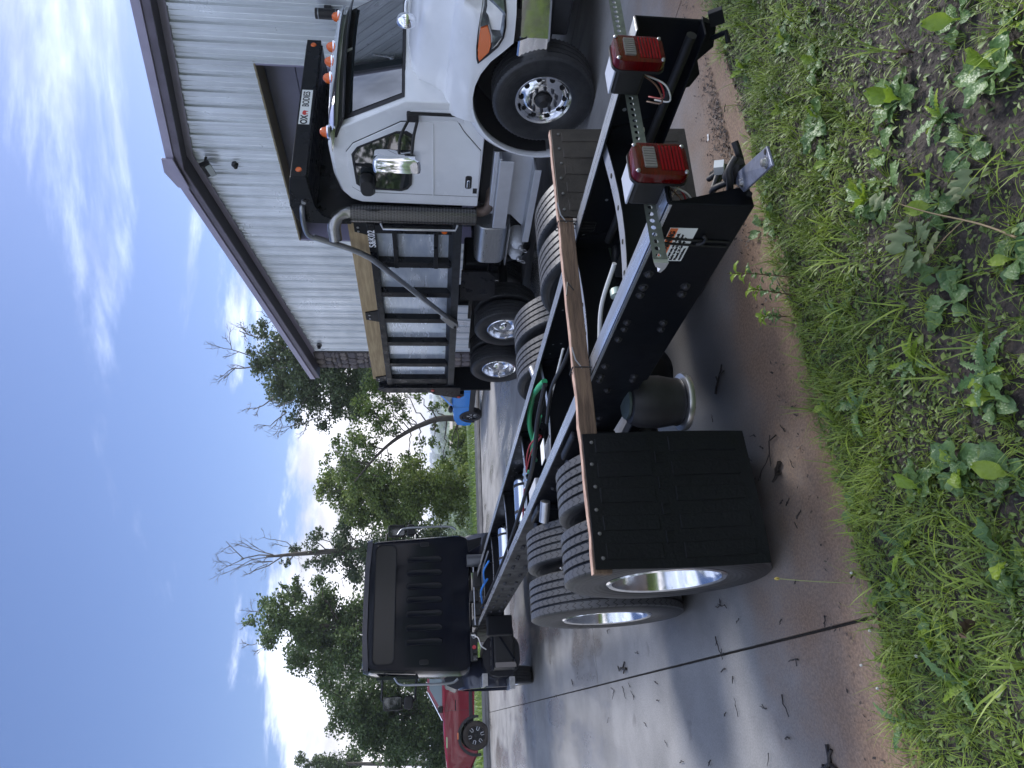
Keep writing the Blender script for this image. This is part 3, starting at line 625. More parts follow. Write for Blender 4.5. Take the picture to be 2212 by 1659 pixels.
for x, w in ((.155, .006), (.18, .004)):
    MB().tube([(x-.01, .44, 1.0), (x, .4385, .94), (x+.004, .439, .87), (x+.01, .438, .75)], .004, 6).build('cable', PLASTIC, TR)
MB().tube(smoothpath([(.17, .446, .86), (.16, .45, .845), (.14, .45, .84), (.13, .443, .85)]), .006, 6).build('cable_tail', PLASTIC, TR)
# rear of the left rail: bright bent flange, closing gusset, hanging plate
MB().add([(.0, .43-.085*math.cos(a)*0-.0-.1*t, .995-.06*t*t) for a in (0,) for t in (0, .25, .5, .75, 1)] + [(.17, .43-.1*t, .995-.03*t*t) for t in (0, .25, .5, .75, 1)], [(i, i+1, i+6, i+5) for i in range(4)]).build('bent_flange', FLANGE, TR, smooth=60)
q_ = [Vector(p) for p in ((-.24, .43, .80), (-.24, .50, .80), (-.01, .385, .76), (.012, .33, .765), (-.012, .315, .772))]
nq = (q_[1]-q_[0]).cross(q_[3]-q_[0]).normalized(); nq = -nq if nq.z < 0 else nq
pl_o = MB().hull2([p-nq*.004 for p in q_], [p+nq*.004 for p in q_]).build('hanging_plate', mat('plate_grey', (.20, .22, .29), .30, .35, var=.45, vscale=22, rvar=.2), TR, bevel=.002, label='blue grey steel plate bracket with two bolts')
for c_ in ((-.215, .465, .797), (-.03, .365, .765)):
    bb = MB(); bb.lathe([(.016, 0), (.016, .004), (.011, .004), (.010, .014), (.001, .016)], 10, 'z'); MQ = Matrix.Translation(Vector(c_)+nq*.004) @ nq.to_track_quat('Z', 'Y').to_matrix().to_4x4(); bb.v = [tuple(MQ @ Vector(p)) for p in bb.v]; bb.build('bolt', STEEL, pl_o, smooth=30)
hb = MB(); hb.lathe([(.001, .0055), (.008, .005), (.008, .004)], 8, 'z'); MQ = Matrix.Translation((-.225, .437, .7985)) @ nq.to_track_quat('Z', 'Y').to_matrix().to_4x4(); hb.v = [tuple(MQ @ Vector(p)) for p in hb.v]; hb.build('bolt_hole', mat('hole_black', (.003,)*3, .9), pl_o)
MB().tube([(-.02, .40, .752), (.03, .39, .735), (.1, .39, .745)], .009, 8).build('bracket', BLACK, TR, smooth=40)
# trailer plug and looms at the frame end
MB().lathe([(.001, .014), (.024, .014), (.028, .022), (.028, -.03), (.015, -.05)], 20, 'x', (.0, .30, .775)).build('trailer_plug', PLASTIC, TR, smooth=40)
for pts in ([(.04, .30, .775), (.10, .27, .79), (.16, .23, .77), (.14, .16, .73), (.22, .12, .74)], [(.05, .34, .775), (-.01, .35, .80), (-.05, .335, .815), (-.075, .31, .80)], [(.05, .27, .76), (.0, .26, .745), (-.03, .25, .76), (-.05, .22, .775)], [(.12, .30, .775), (.10, .36, .765), (.06, .38, .757)], [(.15, .24, .775), (.12, .18, .75), (.16, .12, .70), (.3, .02, .68)]):
    MB().tube(smoothpath(pts), .011, 8).build('cable', PLASTIC, TR, smooth=60)
MB().cbox((.03, .25, .80), (.03, .035, .03), (.3, .4, .2)).build('connector', mat('label_white', (.7, .72, .7), .4), TR)
# under the end of the right rail: hitch bracket
hk = MB(); hk.prism([(.0, .745), (.30, .745), (.28, .70), (.22, .68), (.16, .71), (.10, .67), (.02, .69)], -.44, -.41, 'y'); hk.cbox((-.02, -.41, .705), (.05, .03, .05), (.2, .5, .3)); hk.tube([(.05, -.39, .70), (.0, -.36, .67), (.02, -.33, .66)], .010, 8); hk.build('hitch_bracket', BLACK, TR, bevel=.006)
MB().tube([(.02, -.36, .79), (.4, -.36, .80), (1.2, -.37, .82)], .02, 8).build('conduit', PLASTIC, TR, smooth=50)
MB().tube(smoothpath([(.12, .0, 1.0), (.25, -.12, .94), (.5, -.2, .9), (.9, -.3, .84)]), .008, 8).build('cable', WHW, TR)
# cab
def cab():
    def sec(x, wb, wt, zb, zt, r=.12, inset=0):
        pts = []
        for y, z in rrect(-1, 1, 0, 1, .12, 5):
            w = wb+(wt-wb)*z; rr = y*w; pts.append((x, rr, zb+(zt-zb)*z))
        return pts
    mb = MB(); mb.loft([sec(9.985, 1.02, .93, 1.17, 2.72), sec(10.0, 1.06, .97, 1.13, 2.76), sec(10.06, 1.09, 1.0, 1.12, 2.79), sec(10.5, 1.12, 1.02, 1.10, 2.84), sec(11.0, 1.12, 1.02, 1.10, 2.84), sec(11.35, 1.11, .98, 1.10, 2.74), sec(11.9, 1.08, .92, 1.10, 2.0)])
    body = mb.build('cab_shell', BLACKG, TR, smooth=40)
    # roof edge band, paler with sky light put into its colour
    MB().loft([[(x, y*w, z) for y, z in ((-1, 2.70), (-.97, 2.78), (-.5, 2.805), (0, 2.81), (.5, 2.805), (.97, 2.78), (1, 2.70), (.96, 2.695), (.5, 2.73), (0, 2.735), (-.5, 2.73), (-.96, 2.695))] for x, w in ((9.955, 1.0), (10.0, 1.03), (10.09, 1.05))]).build('roof_cap', mat('roof_cap', (.035, .037, .055), .25, coat=.4), TR, smooth=40)
    bd = rrect(-.92, .92, 2.31, 2.64, .09, 5); bd = [(9.972, a, b) for a, b in bd]
    MB().tube(bd+[bd[0], bd[1]], .009, 8, caps=False).build('window_bead', BLACKG, body, smooth=60)
    MB().prism([(a*.985, 2.475+(b-2.475)*.95) for a, b in rrect(-.92, .92, 2.31, 2.64, .09, 5)], 9.975, 9.99, 'x').build('rear_window_blank', mat('blank_black', (.004, .005, .008), .18), body)
    for k in range(7):
        y = -.675+.213*k; mb = MB()
        out = rrect(y-.055, y+.055, 1.56, 2.14, .05, 5); inn = rrect(y-.045, y+.045, 1.572, 2.128, .042, 5)
        mb.loft([[(9.986, a, b) for a, b in out], [(9.971, a*.4+.6*c, b*.4+.6*d) for (a, b), (c, d) in zip(out, inn)], [(9.968, a, b) for a, b in inn], [(9.978, y+(a-y)*.8, b) for a, b in inn]]); mb.build('pressed_rib', BLACKG, body, smooth=50)
    for y in (-.92, .9):
        v = MB().prism(rrect(y-.035, y+.035, 1.78, 1.92, .02, 3), 9.965, 9.99, 'x').build('vent', PLASTIC, body, bevel=.003)
        for q in range(7): MB().box(9.960, 9.964, y-.028, y+.028, 1.795+q*.017, 1.803+q*.017).build('slat', BLACKG, v)
    for y in (-1.06, 1.06):
        MB().box(9.975, 9.99, y-.025, y+.025, 1.20, 1.205).build('trim_line', BLACKG, body)
    MB().box(9.975, 9.985, -1.0, 1.0, 1.395, 1.403).build('seam', BLACKG, body)
    # side glass and grab handles
    for sg in (1, -1):
        MB().prism([(10.45, 1.95), (10.4, 2.6), (11.05, 2.6), (11.45, 1.95)], sg*1.105 if sg < 0 else 1.06, sg*1.06 if sg < 0 else 1.105, 'y').build('side_window', mat('glass_dark', (.02, .025, .03), .05, spec=.8), body)
        yy = 1.13
        MB().tube(smoothpath([(10.02, sg*(yy-.03), 2.30), (10.02, sg*(yy+.07), 2.2), (10.0, sg*(yy+.085), 1.9), (10.0, sg*(yy+.085), 1.45), (10.0, sg*(yy+.03), 1.33)]), .018, 10).build('grab_handle', mat('handle_grey', (.26, .28, .31), .3, .8), TR, smooth=60)
        # mirrors
        ar = MB(); ym = 1.38 if sg > 0 else 1.28
        ar.tube([(10.7, sg*1.0, 2.52), (10.75, sg*ym, 2.53), (10.75, sg*(ym+.06), 2.48), (10.75, sg*(ym+.06), 2.05), (10.75, sg*ym, 2.0), (10.72, sg*1.1, 1.98)], .018, 8); ar.build('mirror_arm', PLASTIC, TR, smooth=50)
        MB().prism(rrect(sg*(ym+.06)-.105, sg*(ym+.06)+.105, 2.20, 2.50, .04, 4), 10.66, 10.76, 'x').build('mirror', PLASTIC, TR, bevel=.015)
        MB().prism(rrect(sg*(ym+.06)-.105, sg*(ym+.06)+.095, 2.03, 2.175, .05, 4), 10.65, 10.77, 'x').build('convex_mirror', PLASTIC, TR, bevel=.02)
        MB().prism(rrect(sg*(ym+.06)-.09, sg*(ym+.06)+.09, 2.215, 2.485, .03, 4), 10.652, 10.656, 'x').build('mirror_glass', mat('mirror_glass', (.10, .11, .12), .04, .9), TR)
    # hood and flared front fenders
    def hs(x, w, zt, zb): return [(x, y*w, zb+(zt-zb)*z) for y, z in rrect(-1, 1, 0, 1, .25, 5)]
    MB().loft([hs(11.75, 1.05, 1.95, 1.0), hs(12.3, .98, 1.86, .95), hs(13.0, .86, 1.70, .85), hs(13.25, .8, 1.6, .85)]).build('hood', BLACKG, TR, smooth=45)
    FEND = mat('fender_navy', (.022, .026, .045), .22, coat=.4)
    for sg in (1, -1):
        fm = []
        for k in range(15):
            q = R(-12+204*k/14); xx, zz = 11.35+.66*math.cos(q), .52+.70*math.sin(q)+.06
            fm.append([(xx, sg*.80, zz), (xx, sg*.82, zz+.05), (11.35+(xx-11.35)*1.04, sg*1.18, zz+.04), (11.35+(xx-11.35)*1.04, sg*1.27, zz), (11.35+(xx-11.35)*1.0, sg*1.275, zz-.06), (xx, sg*1.23, zz-.05)])
        MB().loft(fm).build('front_fender', FEND, TR, smooth=50)
        MB().loft([[(x, sg*a, b) for a, b in ((.78, 1.25), (1.22, 1.2), (1.27, 1.32), (1.2, 1.48), (1.0, 1.58), (.8, 1.6))] for x in (11.0, 11.15, 11.9, 12.3)]).build('fender_crown', FEND, TR, smooth=45)
        wheel(TR, (11.35, sg*1.08, .52), sg, RIM_F, TYR_ME, nuts=10, nuty=.115)
    MB().tube([(11.35, -.9, .5), (11.35, .9, .5)], .06, 10).build('front_axle', BLACK, TR)
    # left side: battery box, fuel tank, steps; right side tank
    bx = MB(); bx.prism([(9.55, .50), (10.15, .42), (10.15, .80), (9.55, .80)], .46, 1.06, 'y'); b_ = bx.build('battery_box', PLASTIC, TR, bevel=.02)
    MB().box(9.545, 10.155, .45, 1.08, .80, .83).build('box_lid', BLACKG, b_, bevel=.01)
    for k in range(4): MB().box(9.54, 9.56, .55+.13*k, .63+.13*k, .835, .85).build('lid_latch', PLASTIC, b_, bevel=.004)
    MB().hull2([(9.52, .47, .78), (9.55, .47, .78), (9.55, .52, .78), (9.52, .52, .78)], [(9.52, .98, .46), (9.55, .98, .46), (9.55, 1.03, .46), (9.52, 1.03, .46)]).build('strap', BLACKG, b_)
    MB().box(9.52, 9.54, .985, 1.055, .47, .78).build('reflector_strip', mat('bracket_tan', (.22, .2, .19), .4, .4), b_)
    MB().loft([[(x, y, z) for y, z in [(a, b) for a, b in rrect(.5, 1.14, .33, .92, .24, 6)]] for x in (10.0, 11.0)] if False else [[(10.2, a, b) for a, b in rrect(.5, 1.14, .33, .92, .24, 6)], [(11.0, a, b) for a, b in rrect(.5, 1.14, .33, .92, .24, 6)]]).build('fuel_tank', mat('tank_dark', (.03, .032, .04), .25, .4), TR, smooth=40)
    MB().loft([[(9.9, a, b) for a, b in rrect(-1.1, -.5, .38, .9, .2, 6)], [(11.0, a, b) for a, b in rrect(-1.1, -.5, .38, .9, .2, 6)]]).build('fuel_tank', mat('tank_dark', (.03, .032, .04), .25, .4), TR, smooth=40)
    for z, y in ((.92, 1.13), (.50, 1.19)):
        s = MB().box(10.0, 10.62, y-.03, y+.15, z-.02, z+.02).build('step', ALUD, TR, bevel=.005)
        MB().box(9.985, 9.997, y-.03, y+.15, z-.05, z+.035).build('step_end', ALUD, s, bevel=.003)
        for q in range(4): MB().box(10.02, 10.6, y-.02+.043*q, y-.005+.043*q, z+.021, z+.026).build('grip_bar', STEEL, s)
    # small hardware under the cab
    MB().box(9.9, 9.97, .50, .92, 1.02, 1.13).build('control_panel', PLASTIC, TR, bevel=.01)
    MB().lathe([(.001, -.012), (.03, -.012), (.03, 0)], 16, 'x', (9.9, .72, 1.075)).build('push_knob', mat('knob_red', (.5, .05, .06), .4), TR)
    MB().lathe([(.02, -.01), (.034, -.012), (.034, 0), (.02, 0)], 16, 'x', (9.9, .56, 1.075), closed=True).build('socket_ring', ALUD, TR)
    MB().box(9.9, 9.905, .8, .91, 1.03, 1.09).build('plate', ALUD, TR)
    MB().lathe([(.001, 0), (.10, 0), (.10, .30), (.001, .30)], 20, 'z', (9.93, -.62, .86)).build('filter_can', mat('can_grey', (.16, .17, .19), .3, .6), TR, smooth=40)
    for y, z, sx in ((-.3, 1.0, .25), (-.05, 1.05, .18), (.15, 1.0, .2), (.35, 1.02, .12)):
        MB().cbox((9.9+.1*random.random(), y, z), (.2, sx, .14)).build('valve_body', PLASTIC, TR, bevel=.02)
    MB().tube([(9.86, -.5, 1.06), (9.86, .4, 1.05)], .012, 8).build('rod', STEEL, TR)
    MB().hull2([(9.7, -.82, .95), (9.72, -.82, .95), (9.72, -.72, 1.14), (9.7, -.72, 1.14)], [(9.7, -.95, .92), (9.72, -.95, .92), (9.72, -.9, 1.16), (9.7, -.9, 1.16)]).build('bracket', BLACK, TR)
    MB().box(8.6, 8.75, .43, .7, .60, .96).build('exhaust_box', BLACK, TR, bevel=.02)
    MB().tube(smoothpath([(8.7, -.9, .6), (9.3, -.95, .62), (9.9, -.95, .7)]), .06, 12).build('exhaust_pipe', mat('pipe_grey', (.2, .19, .18), .4, .6), TR, smooth=50)
cab()

# ---------------- board with rubber flaps lashed across the rails ----------------
BX = 1.13
bd = thing('flap_board', 'rough brown timber lashed across the truck frame carrying two black rubber flaps', 'wood board', chw(BX, 0, 0), CH_RZ)
n = 30; loops = []
for k in range(n+1):
    y = -1.03+2.33*k/n; w = .004*fbm(y*3, 1.); w2 = .005*fbm(y*5, 4.); loops.append([(-.02+w, y, 1.012), (.02+w, y, 1.012), (.02+w, y, 1.082+w2), (-.02+w, y, 1.082+w2)])
MB().loft(loops).build('timber', WOODB, bd, bevel=.003)
MB().loft([[(l[3][0]+.001, l[3][1], l[3][2]+.0005), (l[2][0]-.001, l[2][1], l[2][2]+.0005), (l[2][0]-.001, l[2][1], l[2][2]+.003+.004*abs(fbm(l[2][1]*9, 2))), (l[3][0]+.001, l[3][1], l[3][2]+.003+.004*abs(fbm(l[3][1]*11, 7)))] for l in loops]).build('sawn_top', WOODT, bd)
def flap(y0, y1, zb, xo, label, seed):
    n1, n2 = 14, 16; w = y1-y0
    def X(u, t): return xo - .035*t*t*math.sin(u*2.2+.4+seed) - t*(.006+.006*math.sin(u*5+t*3))
    def pt(u, t, d=0): return (X(u, t)+d, y0+w*u+.012*math.sin(t*3)*(u-.5), 1.08-(1.08-zb)*t)
    def sheet(mb, u0, u1, t0, t1, d0, d1, n1, n2):
        v = []; f = []; W = n1+1
        for d in (d0, d1): v += [pt(u0+(u1-u0)*j/n1, t0+(t1-t0)*i/n2, d) for i in range(n2+1) for j in range(n1+1)]
        nn = len(v)//2
        for i in range(n2):
            for j in range(n1): a = i*W+j; f += [(a, a+1, a+W+1, a+W), (nn+a, nn+a+W, nn+a+W+1, nn+a+1)]
        for i in range(n2):
            for j in (0, n1): a = i*W+j; f.append((a, a+W, nn+a+W, nn+a))
        for j in range(n1):
            for i in (0, n2): a = i*W+j; f.append((a, nn+a, nn+a+1, a+1))
        mb.add(v, f)
    m = RUBBERM if seed == 0 else mat('rubber_dusty', (.050, .042, .036), .7, var=.5, vscale=7, bump=.3, bscale=80)
    mb = MB(); sheet(mb, 0, 1, 0, 1, 0, .012, n1, n2); o = mb.build('rubber_flap', m, bd, smooth=35, label=label)
    for k, c in enumerate((.10, .29, .48, .68, .88)):
        for t0, t1 in ((.07, .40), (.52, .93)):
            mb = MB(); sheet(mb, c-.055, c+.055, t0, t1, -.0045, .004, 2, 8); mb.build('moulded_panel', m, o, bevel=.003)
        if k < 4:
            mb = MB(); sheet(mb, c+.06, c+.075, .43, .475, -.006, .004, 1, 2); sheet(mb, c+.06, c+.15, .425, .435, -.006, .004, 3, 1); sheet(mb, c+.135, c+.15, .43, .475, -.006, .004, 1, 2); mb.build('clip_loop', m, o, bevel=.002)
    for k in range(6):
        y = y0+.04+(w-.08)*k/5; MB().lathe([(.001, -.005), (.007, -.004), (.008, 0)], 8, 'x', (xo-.003, y, 1.055-random.uniform(0, .01))).build('nail', mat('nail_grey', (.16, .16, .16), .5, .6), o)
    return o
flap(.725, 1.285, .385, -.034, 'black rubber flap hanging in front of the left rear tyre', 0)
fr = flap(-1.02, -.435, .36, -.034, 'brown dusty rubber flap hanging behind the right rail', 1)
for y in (-.40, .41):
    for dx in (-.012, .012):
        s = MB(); q = .075
        s.tube([(-.025+dx, y-.0, 1.092), (.024+dx, y, 1.094), (.026+dx, y, 1.01), (.02+dx, y, .90), (-.02+dx, y, .90), (-.028+dx, y, 1.01), (-.027+dx, y, 1.085)], .0035, 6); s.build('zip_tie', PLASTIC, bd)
for y, d in ((-.40, 1), (.0, -1), (.41, 1)): MB().tube([(-.03, y, 1.05), (-.05, y-.03, 1.08), (-.09, y-.07*d, 1.10)], .003, 6).build('zip_tie_tail', PLASTIC if d < 0 else mat('tie_grey', (.3, .31, .32), .4), bd)

# ---------------- perforated angle with two tail lights ----------------
LX = .085
lt = thing('tail_light_bar', 'galvanised punched angle bar with two red tail lights across the frame end', 'light bar', chw(LX, 0, 1.0), CH_RZ)
GALV = mat('galvanised_green', (.20, .225, .20), .42, .6, var=.3, vscale=30, rvar=.1)
mb = MB(); P_ = .0265; y0 = -.78; ncell = 51; h0, h1 = .004, .046
for k in range(ncell):
    c = y0+P_*(k+.5); sq = [(c+a*P_/2, .025+b*.021) for a, b in ((1, 0), (1, 1), (0, 1), (-1, 1), (-1, 0), (-1, -1), (0, -1), (1, -1))]; ho = [(c+.0085*math.cos(R(q*45)), .028+.0085*math.sin(R(q*45))) for q in range(8)]
    for x in (-.0012, .0012):
        pass
    A = [(-.0012, a, b) for a, b in sq]; B = [(-.0012, a, b) for a, b in ho]; Cc = [(.0012, a, b) for a, b in ho]; D = [(.0012, a, b) for a, b in sq]
    mb.add(A+B+Cc+D, [(i, (i+1) % 8, 8+(i+1) % 8, 8+i) for i in range(8)]+[(8+i, 8+(i+1) % 8, 16+(i+1) % 8, 16+i) for i in range(8)]+[(16+i, 16+(i+1) % 8, 24+(i+1) % 8, 24+i) for i in range(8)])
mb.box(-.0012, .048, y0, y0+P_*ncell, .002, .0042)
mb.build('angle_bar', GALV, lt)
MB().prism([(.0, .0), (.028, .002), (.05, .01), (.046, .02), (.03, .016), (.02, .035), (.0, .046)], .560, .585, 'y').build('bent_end', mat('cut_zinc', (.6, .62, .64), .3, .8), lt)
REDL = mat('red_lens', (.085, .001, .002), .15, coat=.3, spec=.3, var=.5, vscale=22, stretch=(1, 1, 9))
def lamp(yc, label):
    b = MB().prism([(yc-.054, .0), (yc+.054, .0), (yc+.054, .10), (yc-.054, .10)], -.115, -.004, 'x').build('lamp_box', PLASTIC, lt, bevel=.01, label=label)
    MB().box(-.118, -.004, yc-.052, yc+.052, .1005, .108).build('lamp_top', mat('sky_reflect_grey', (.34, .37, .44), .35), b, bevel=.003)  # pale top plate with the sky's reflection put into its colour
    out = rrect(yc-.064, yc+.064, -.055, .115, .028, 5); mid = rrect(yc-.062, yc+.062, -.053, .113, .026, 5); inn = rrect(yc-.052, yc+.052, -.040, .101, .02, 5)
    l = MB().loft([[(-.112, a, z) for a, z in out], [(-.135, a, z) for a, z in out], [(-.147, a, z) for a, z in mid], [(-.151, a, z) for a, z in inn]]).build('lens', REDL, b, smooth=40)
    MB().loft([[(-.105, a, z) for a, z in rrect(yc-.067, yc+.067, -.059, .119, .03, 5)], [(-.114, a, z) for a, z in rrect(yc-.067, yc+.067, -.059, .119, .03, 5)]]).build('gasket', PLASTIC, b)
    cl = MB(); cl.prism(rrect(yc-.040, yc+.040, .045, .083, .004, 2), -.1545, -.150, 'x'); cl.build('reverse_lens', mat('clear_lens', (.14, .13, .12), .15, coat=.5), l)
    for k in range(8): MB().box(-.1565, -.1547, yc-.039+.01*k, yc-.033+.01*k, .047, .081).build('lens_flute', mat('clear_flute', (.19, .18, .165), .15), l)
    for k in range(7): MB().box(-.1535, -.1512, yc-.047, yc+.047, -.036+.0105*k, -.031+.0105*k).build('lens_ridge', mat('red_ridge', (.19, .0015, .004), .18, spec=.3), l)
    for sy in (-.05, .05):
        for z in (-.043, .104): MB().lathe([(.001, -.007), (.005, -.006), (.007, 0)], 10, 'x', (-.148, yc+sy, z)).build('screw', STEEL, l, smooth=40)
    for k, (dy, dz) in enumerate(((.03, -.03), (.045, -.05), (.055, -.02))):
        MB().tube(smoothpath([(-.06, yc+.01, .0), (-.05, yc+dy, dz-.03), (.0, yc+dy+.02, dz-.06), (.05, yc+dy-.04, dz-.03)]), .003, 6).build('wire', (REDW, WHW, mat('wire_brown', (.14, .07, .04), .5))[k], b)
lamp(.315, 'red tail light nearer the left rail'); lamp(-.165, 'red tail light nearer the right rail')
# ---------------- white dump truck ----------------
WT_O = Vector((4.106, 7.65, 0)); WT_RZ = R(-62.7)
WH = thing('dump_truck', 'white cab tandem axle dump truck with black steel bed beside the building', 'dump truck', WT_O, WT_RZ)
WHITE = mat('white_paint', (.78, .80, .82), .20, coat=.6, var=.10, vscale=1.6, rvar=.08)
BEDB = mat('bed_black', (.004, .005, .008), .30, spec=.28, var=.4, vscale=6, rvar=.2, bump=.04, bscale=50)
GLASS = mat('tinted_glass', (.010, .014, .016), .03, spec=.6, ior=2.3)
AMBER = mat('amber_lens', (.66, .12, .010), .18, coat=.5)
def white_truck():
    T = WH
    # chassis
    for sg in (1, -1): MB().box(-6.7, .9, sg*.34-(.04 if sg < 0 else .04), sg*.34+.04, .78, 1.03).build('frame_rail', BLACK, T)
    # wheels
    ft = tyre_mesh(.545, .32, .29, 3, True, TYRE2); lt_ = tyre_mesh(.52, .28, .29, 3, True, TYRE2)
    hubb = MB().lathe([(.088, .10), (.085, .15), (.062, .165), (.045, .19), (.001, .195)], 24, 'y').mesh('hub', PLASTIC, 40)
    nutb = MB().lathe([(.001, .055), (.012, .05), (.018, .03), (.022, 0)], 6, 'y').mesh('lug_nut', mat('nut_dark', (.05, .05, .055), .35, .5))
    hole = MB().lathe([(.001, .004), (.026, .004), (.028, 0)], 16, 'y').mesh('hand_hole', mat('hole_black', (.003,)*3, .9))
    for sg in (-1, 1):
        w = wheel(T, (-.14, sg*1.03, .545), sg, RIM_F, ft, nuts=10, nutr=.143, nuty=.11, nutm=nutb, hub=hubb)
        if sg < 0:
            for k in range(10):
                q = 2*math.pi*(k+.5)/10; put('hand_hole', hole, w, loc=(.232*math.cos(q), .0925, .232*math.sin(q)))
    for x in (-4.72, -6.09):
        MB().tube([(x, -.6, .52), (x, .6, .52)], .08, 12).build('axle', BLACK, T, smooth=40)
        for sg in (-1, 1):
            for face, yc in ((sg, 1.05), (-sg, .71)):
                w = wheel(T, (x, sg*yc, .52), face, RIM_D, lt_, nuts=(10 if yc > 1 and sg < 0 else 0), nuty=-.035)
                if yc > 1: MB().lathe([(.13, -.06), (.125, .04), (.10, .075), (.001, .085)], 24, 'y').build('hub', CHROME, w, smooth=40)
    # wheel wells and dark underbody
    DARK = mat('underbody', (.012, .012, .013), .8)
    for sg in (-1, 1):
        arc = [[(-.14+.74*math.cos(R(a)), sg*1.13, .545+.74*math.sin(R(a))), (-.14+.74*math.cos(R(a)), sg*.5, .545+.74*math.sin(R(a)))] for a in range(20, 200, 9)]
        MB().loft(arc, closed=False).build('wheel_well', DARK, T, smooth=60)
    MB().box(-.75, .75, -.54, .54, .45, 1.25).build('engine_block', DARK, T)
    MB().box(-2.1, -1.0, -.85, .85, .80, 1.10).build('cab_floor', DARK, T)
    # cab body
    side = [(-1.95, 1.14), (-1.95, 2.60), (-1.90, 2.72), (-1.78, 2.81), (-1.5, 2.865), (-1.05, 2.875), (-.86, 2.84), (-.76, 2.73), (-.34, 2.0), (-.34, 1.34), (-.50, 1.24), (-.68, 1.12)]
    loops = []
    for y, k in ((-1.035, .0), (-.99, .045), (-.7, .06), (0, .075), (.7, .06), (.99, .045), (1.035, 0)):
        lp = []
        for x, z in side:
            t = max(0, (z-2.0)/.9); dx = (.16*(1-(y/1.035)**2) if x > -.9 and z > 1.9 else 0)
            lp.append((x+dx, y*(1-.035*t), z+(k if z > 2.55 else 0)*.8))
        loops.append(lp)
    MB().loft(loops).build('cab_shell', WHITE, T, smooth=35, bevel=.012)
    # windshield, its black surround, wipers
    def ws(y0, y1, a0, a1, off, m, nm, n=10):
        v = []; f = []
        for j in range(n+1):
            y = y0+(y1-y0)*j/n
            for t in (a0, a1):
                x = -.76+(.42)*t + .16*(1-(y/1.035)**2); z = 2.73-.73*t + (.04 if t < .3 else 0)
                tt = max(0, (z-2.0)/.9); v.append((x+off*.87, y*(1-.035*tt), z+off*.5))
        for j in range(n): f.append((2*j, 2*j+1, 2*j+3, 2*j+2))
        nv = len(v); v += [(p[0]-.008, p[1], p[2]-.004) for p in v]; f += [tuple(nv+i for i in q[::-1]) for q in f]
        mb = MB(); mb.v = v; mb.f = f; return mb.build(nm, m, T, smooth=60)
    ws(-.985, .985, .02, .99, .006, mat('gasket_black', (.010, .010, .012), .5), 'windshield_gasket')
    ws(-.93, .93, .20, .95, .012, GLASS, 'windshield')
    # external sun visor: dark underside, white rim, chrome brow above the roof
    vis = []
    for j in range(13):
        y = -1.02+2.04*j/12; b = .16*(1-(y/1.035)**2)
        vis.append([(-.90+b, y, 2.83), (-.62+b, y, 2.70), (-.60+b, y, 2.69), (-.61+b, y, 2.675), (-.90+b, y, 2.79)])
    MB().loft(vis).build('sun_visor', mat('visor_black', (.010, .010, .013), .3), T, smooth=40)
    rim = []
    for j in range(13):
        y = -1.07+2.14*j/12; b = .15*(1-(y/1.07)**2); e = (.05 if j in (0, 12) else 0)
        rim.append([(-1.02+b-e, y, 2.905-e), (-.74+b-e, y, 2.86-e*.3), (-.66+b-e, y, 2.80), (-.68+b-e, y, 2.785), (-.95+b-e, y, 2.83)])
    MB().loft(rim).build('visor_brow', CHROME, T, smooth=40)
    for y in (-1.0, -.27, .0, .27, 1.0):
        b = .15*(1-(y/1.07)**2); l = MB().loft([[(-.86+b+a*.07*s, y+c*.05*s, 2.885+h) for a, c in [(math.cos(R(q*45)), math.sin(R(q*45))) for q in range(8)]] for s, h in ((1.15, 0), (1.0, .02), (.8, .06), (.35, .085))]).build('marker_light', AMBER, T, smooth=50)
        MB().loft([[(-.86+b+a*.075*s, y+c*.055*s, 2.872+h) for a, c in [(math.cos(R(q*45)), math.sin(R(q*45))) for q in range(8)]] for s, h in ((1.3, 0), (1.2, .018))]).build('light_base', CHROME, l, smooth=40)
    h = MB().lathe([(.001, .0), (.055, .0), (.058, .01), (.03, .05), (.022, .15), (.018, .35), (.001, .36)], 20, 'x', (-1.12, .48, 2.99)); h.v = [(-2.24-(p[0])+1.45, p[1], p[2]) for p in h.v]; h.build('air_horn', mat('horn_grey', (.55, .57, .6), .25, .8), T, smooth=40)
    # doors
    for sg in (-1, 1):
        dp = [(-1.76, 1.15), (-1.76, 2.60), (-1.68, 2.70), (-1.12, 2.715), (-.98, 2.62), (-.62, 2.06), (-.57, 1.44), (-.72, 1.36), (-1.0, 1.15)]
        def skin(poly, off, nm, m, parent, bev=0, sm=None):
            def yy(z): return sg*(1.035*(1-.035*max(0, (z-2.0)/.9))+off)
            A = [(x, yy(z)-sg*.012, z) for x, z in poly]; B = [(x, yy(z), z) for x, z in poly]
            return MB().hull2(A, B).build(nm, m, parent, bevel=bev, smooth=sm)
        skin([(x+(.012 if x < -1.5 else -.012)*-1, z) for x, z in dp], .002, 'door_gap', mat('gap_black', (.01, .01, .01), .8), T)
        d = skin(dp, .010, 'door', WHITE, T, bev=.008)
        wn_ = [(-1.66, 2.02), (-1.70, 2.10), (-1.70, 2.56), (-1.62, 2.645), (-1.14, 2.655), (-1.02, 2.58), (-.75, 2.12), (-.74, 2.0), (-.80, 1.92), (-1.58, 1.97)]
        skin(wn_, .014, 'window_seal', mat('gasket_black', (.01, .01, .012), .5), d)
        skin([(-1.2+(x+1.2)*.93, 2.3+(z-2.3)*.91) for x, z in wn_], .018, 'window_glass', GLASS, d)
        MB().box(-1.30, -1.285, min(sg*1.03, sg*1.052), max(sg*1.03, sg*1.052), 1.96, 2.63).build('window_bar', PLASTIC, d)
        hd = MB().prism(rrect(-1.62, -1.40, 1.235, 1.315, .03, 4), min(sg*1.040, sg*1.048), max(sg*1.040, sg*1.048), 'y').build('handle_recess', PLASTIC, d, bevel=.003)
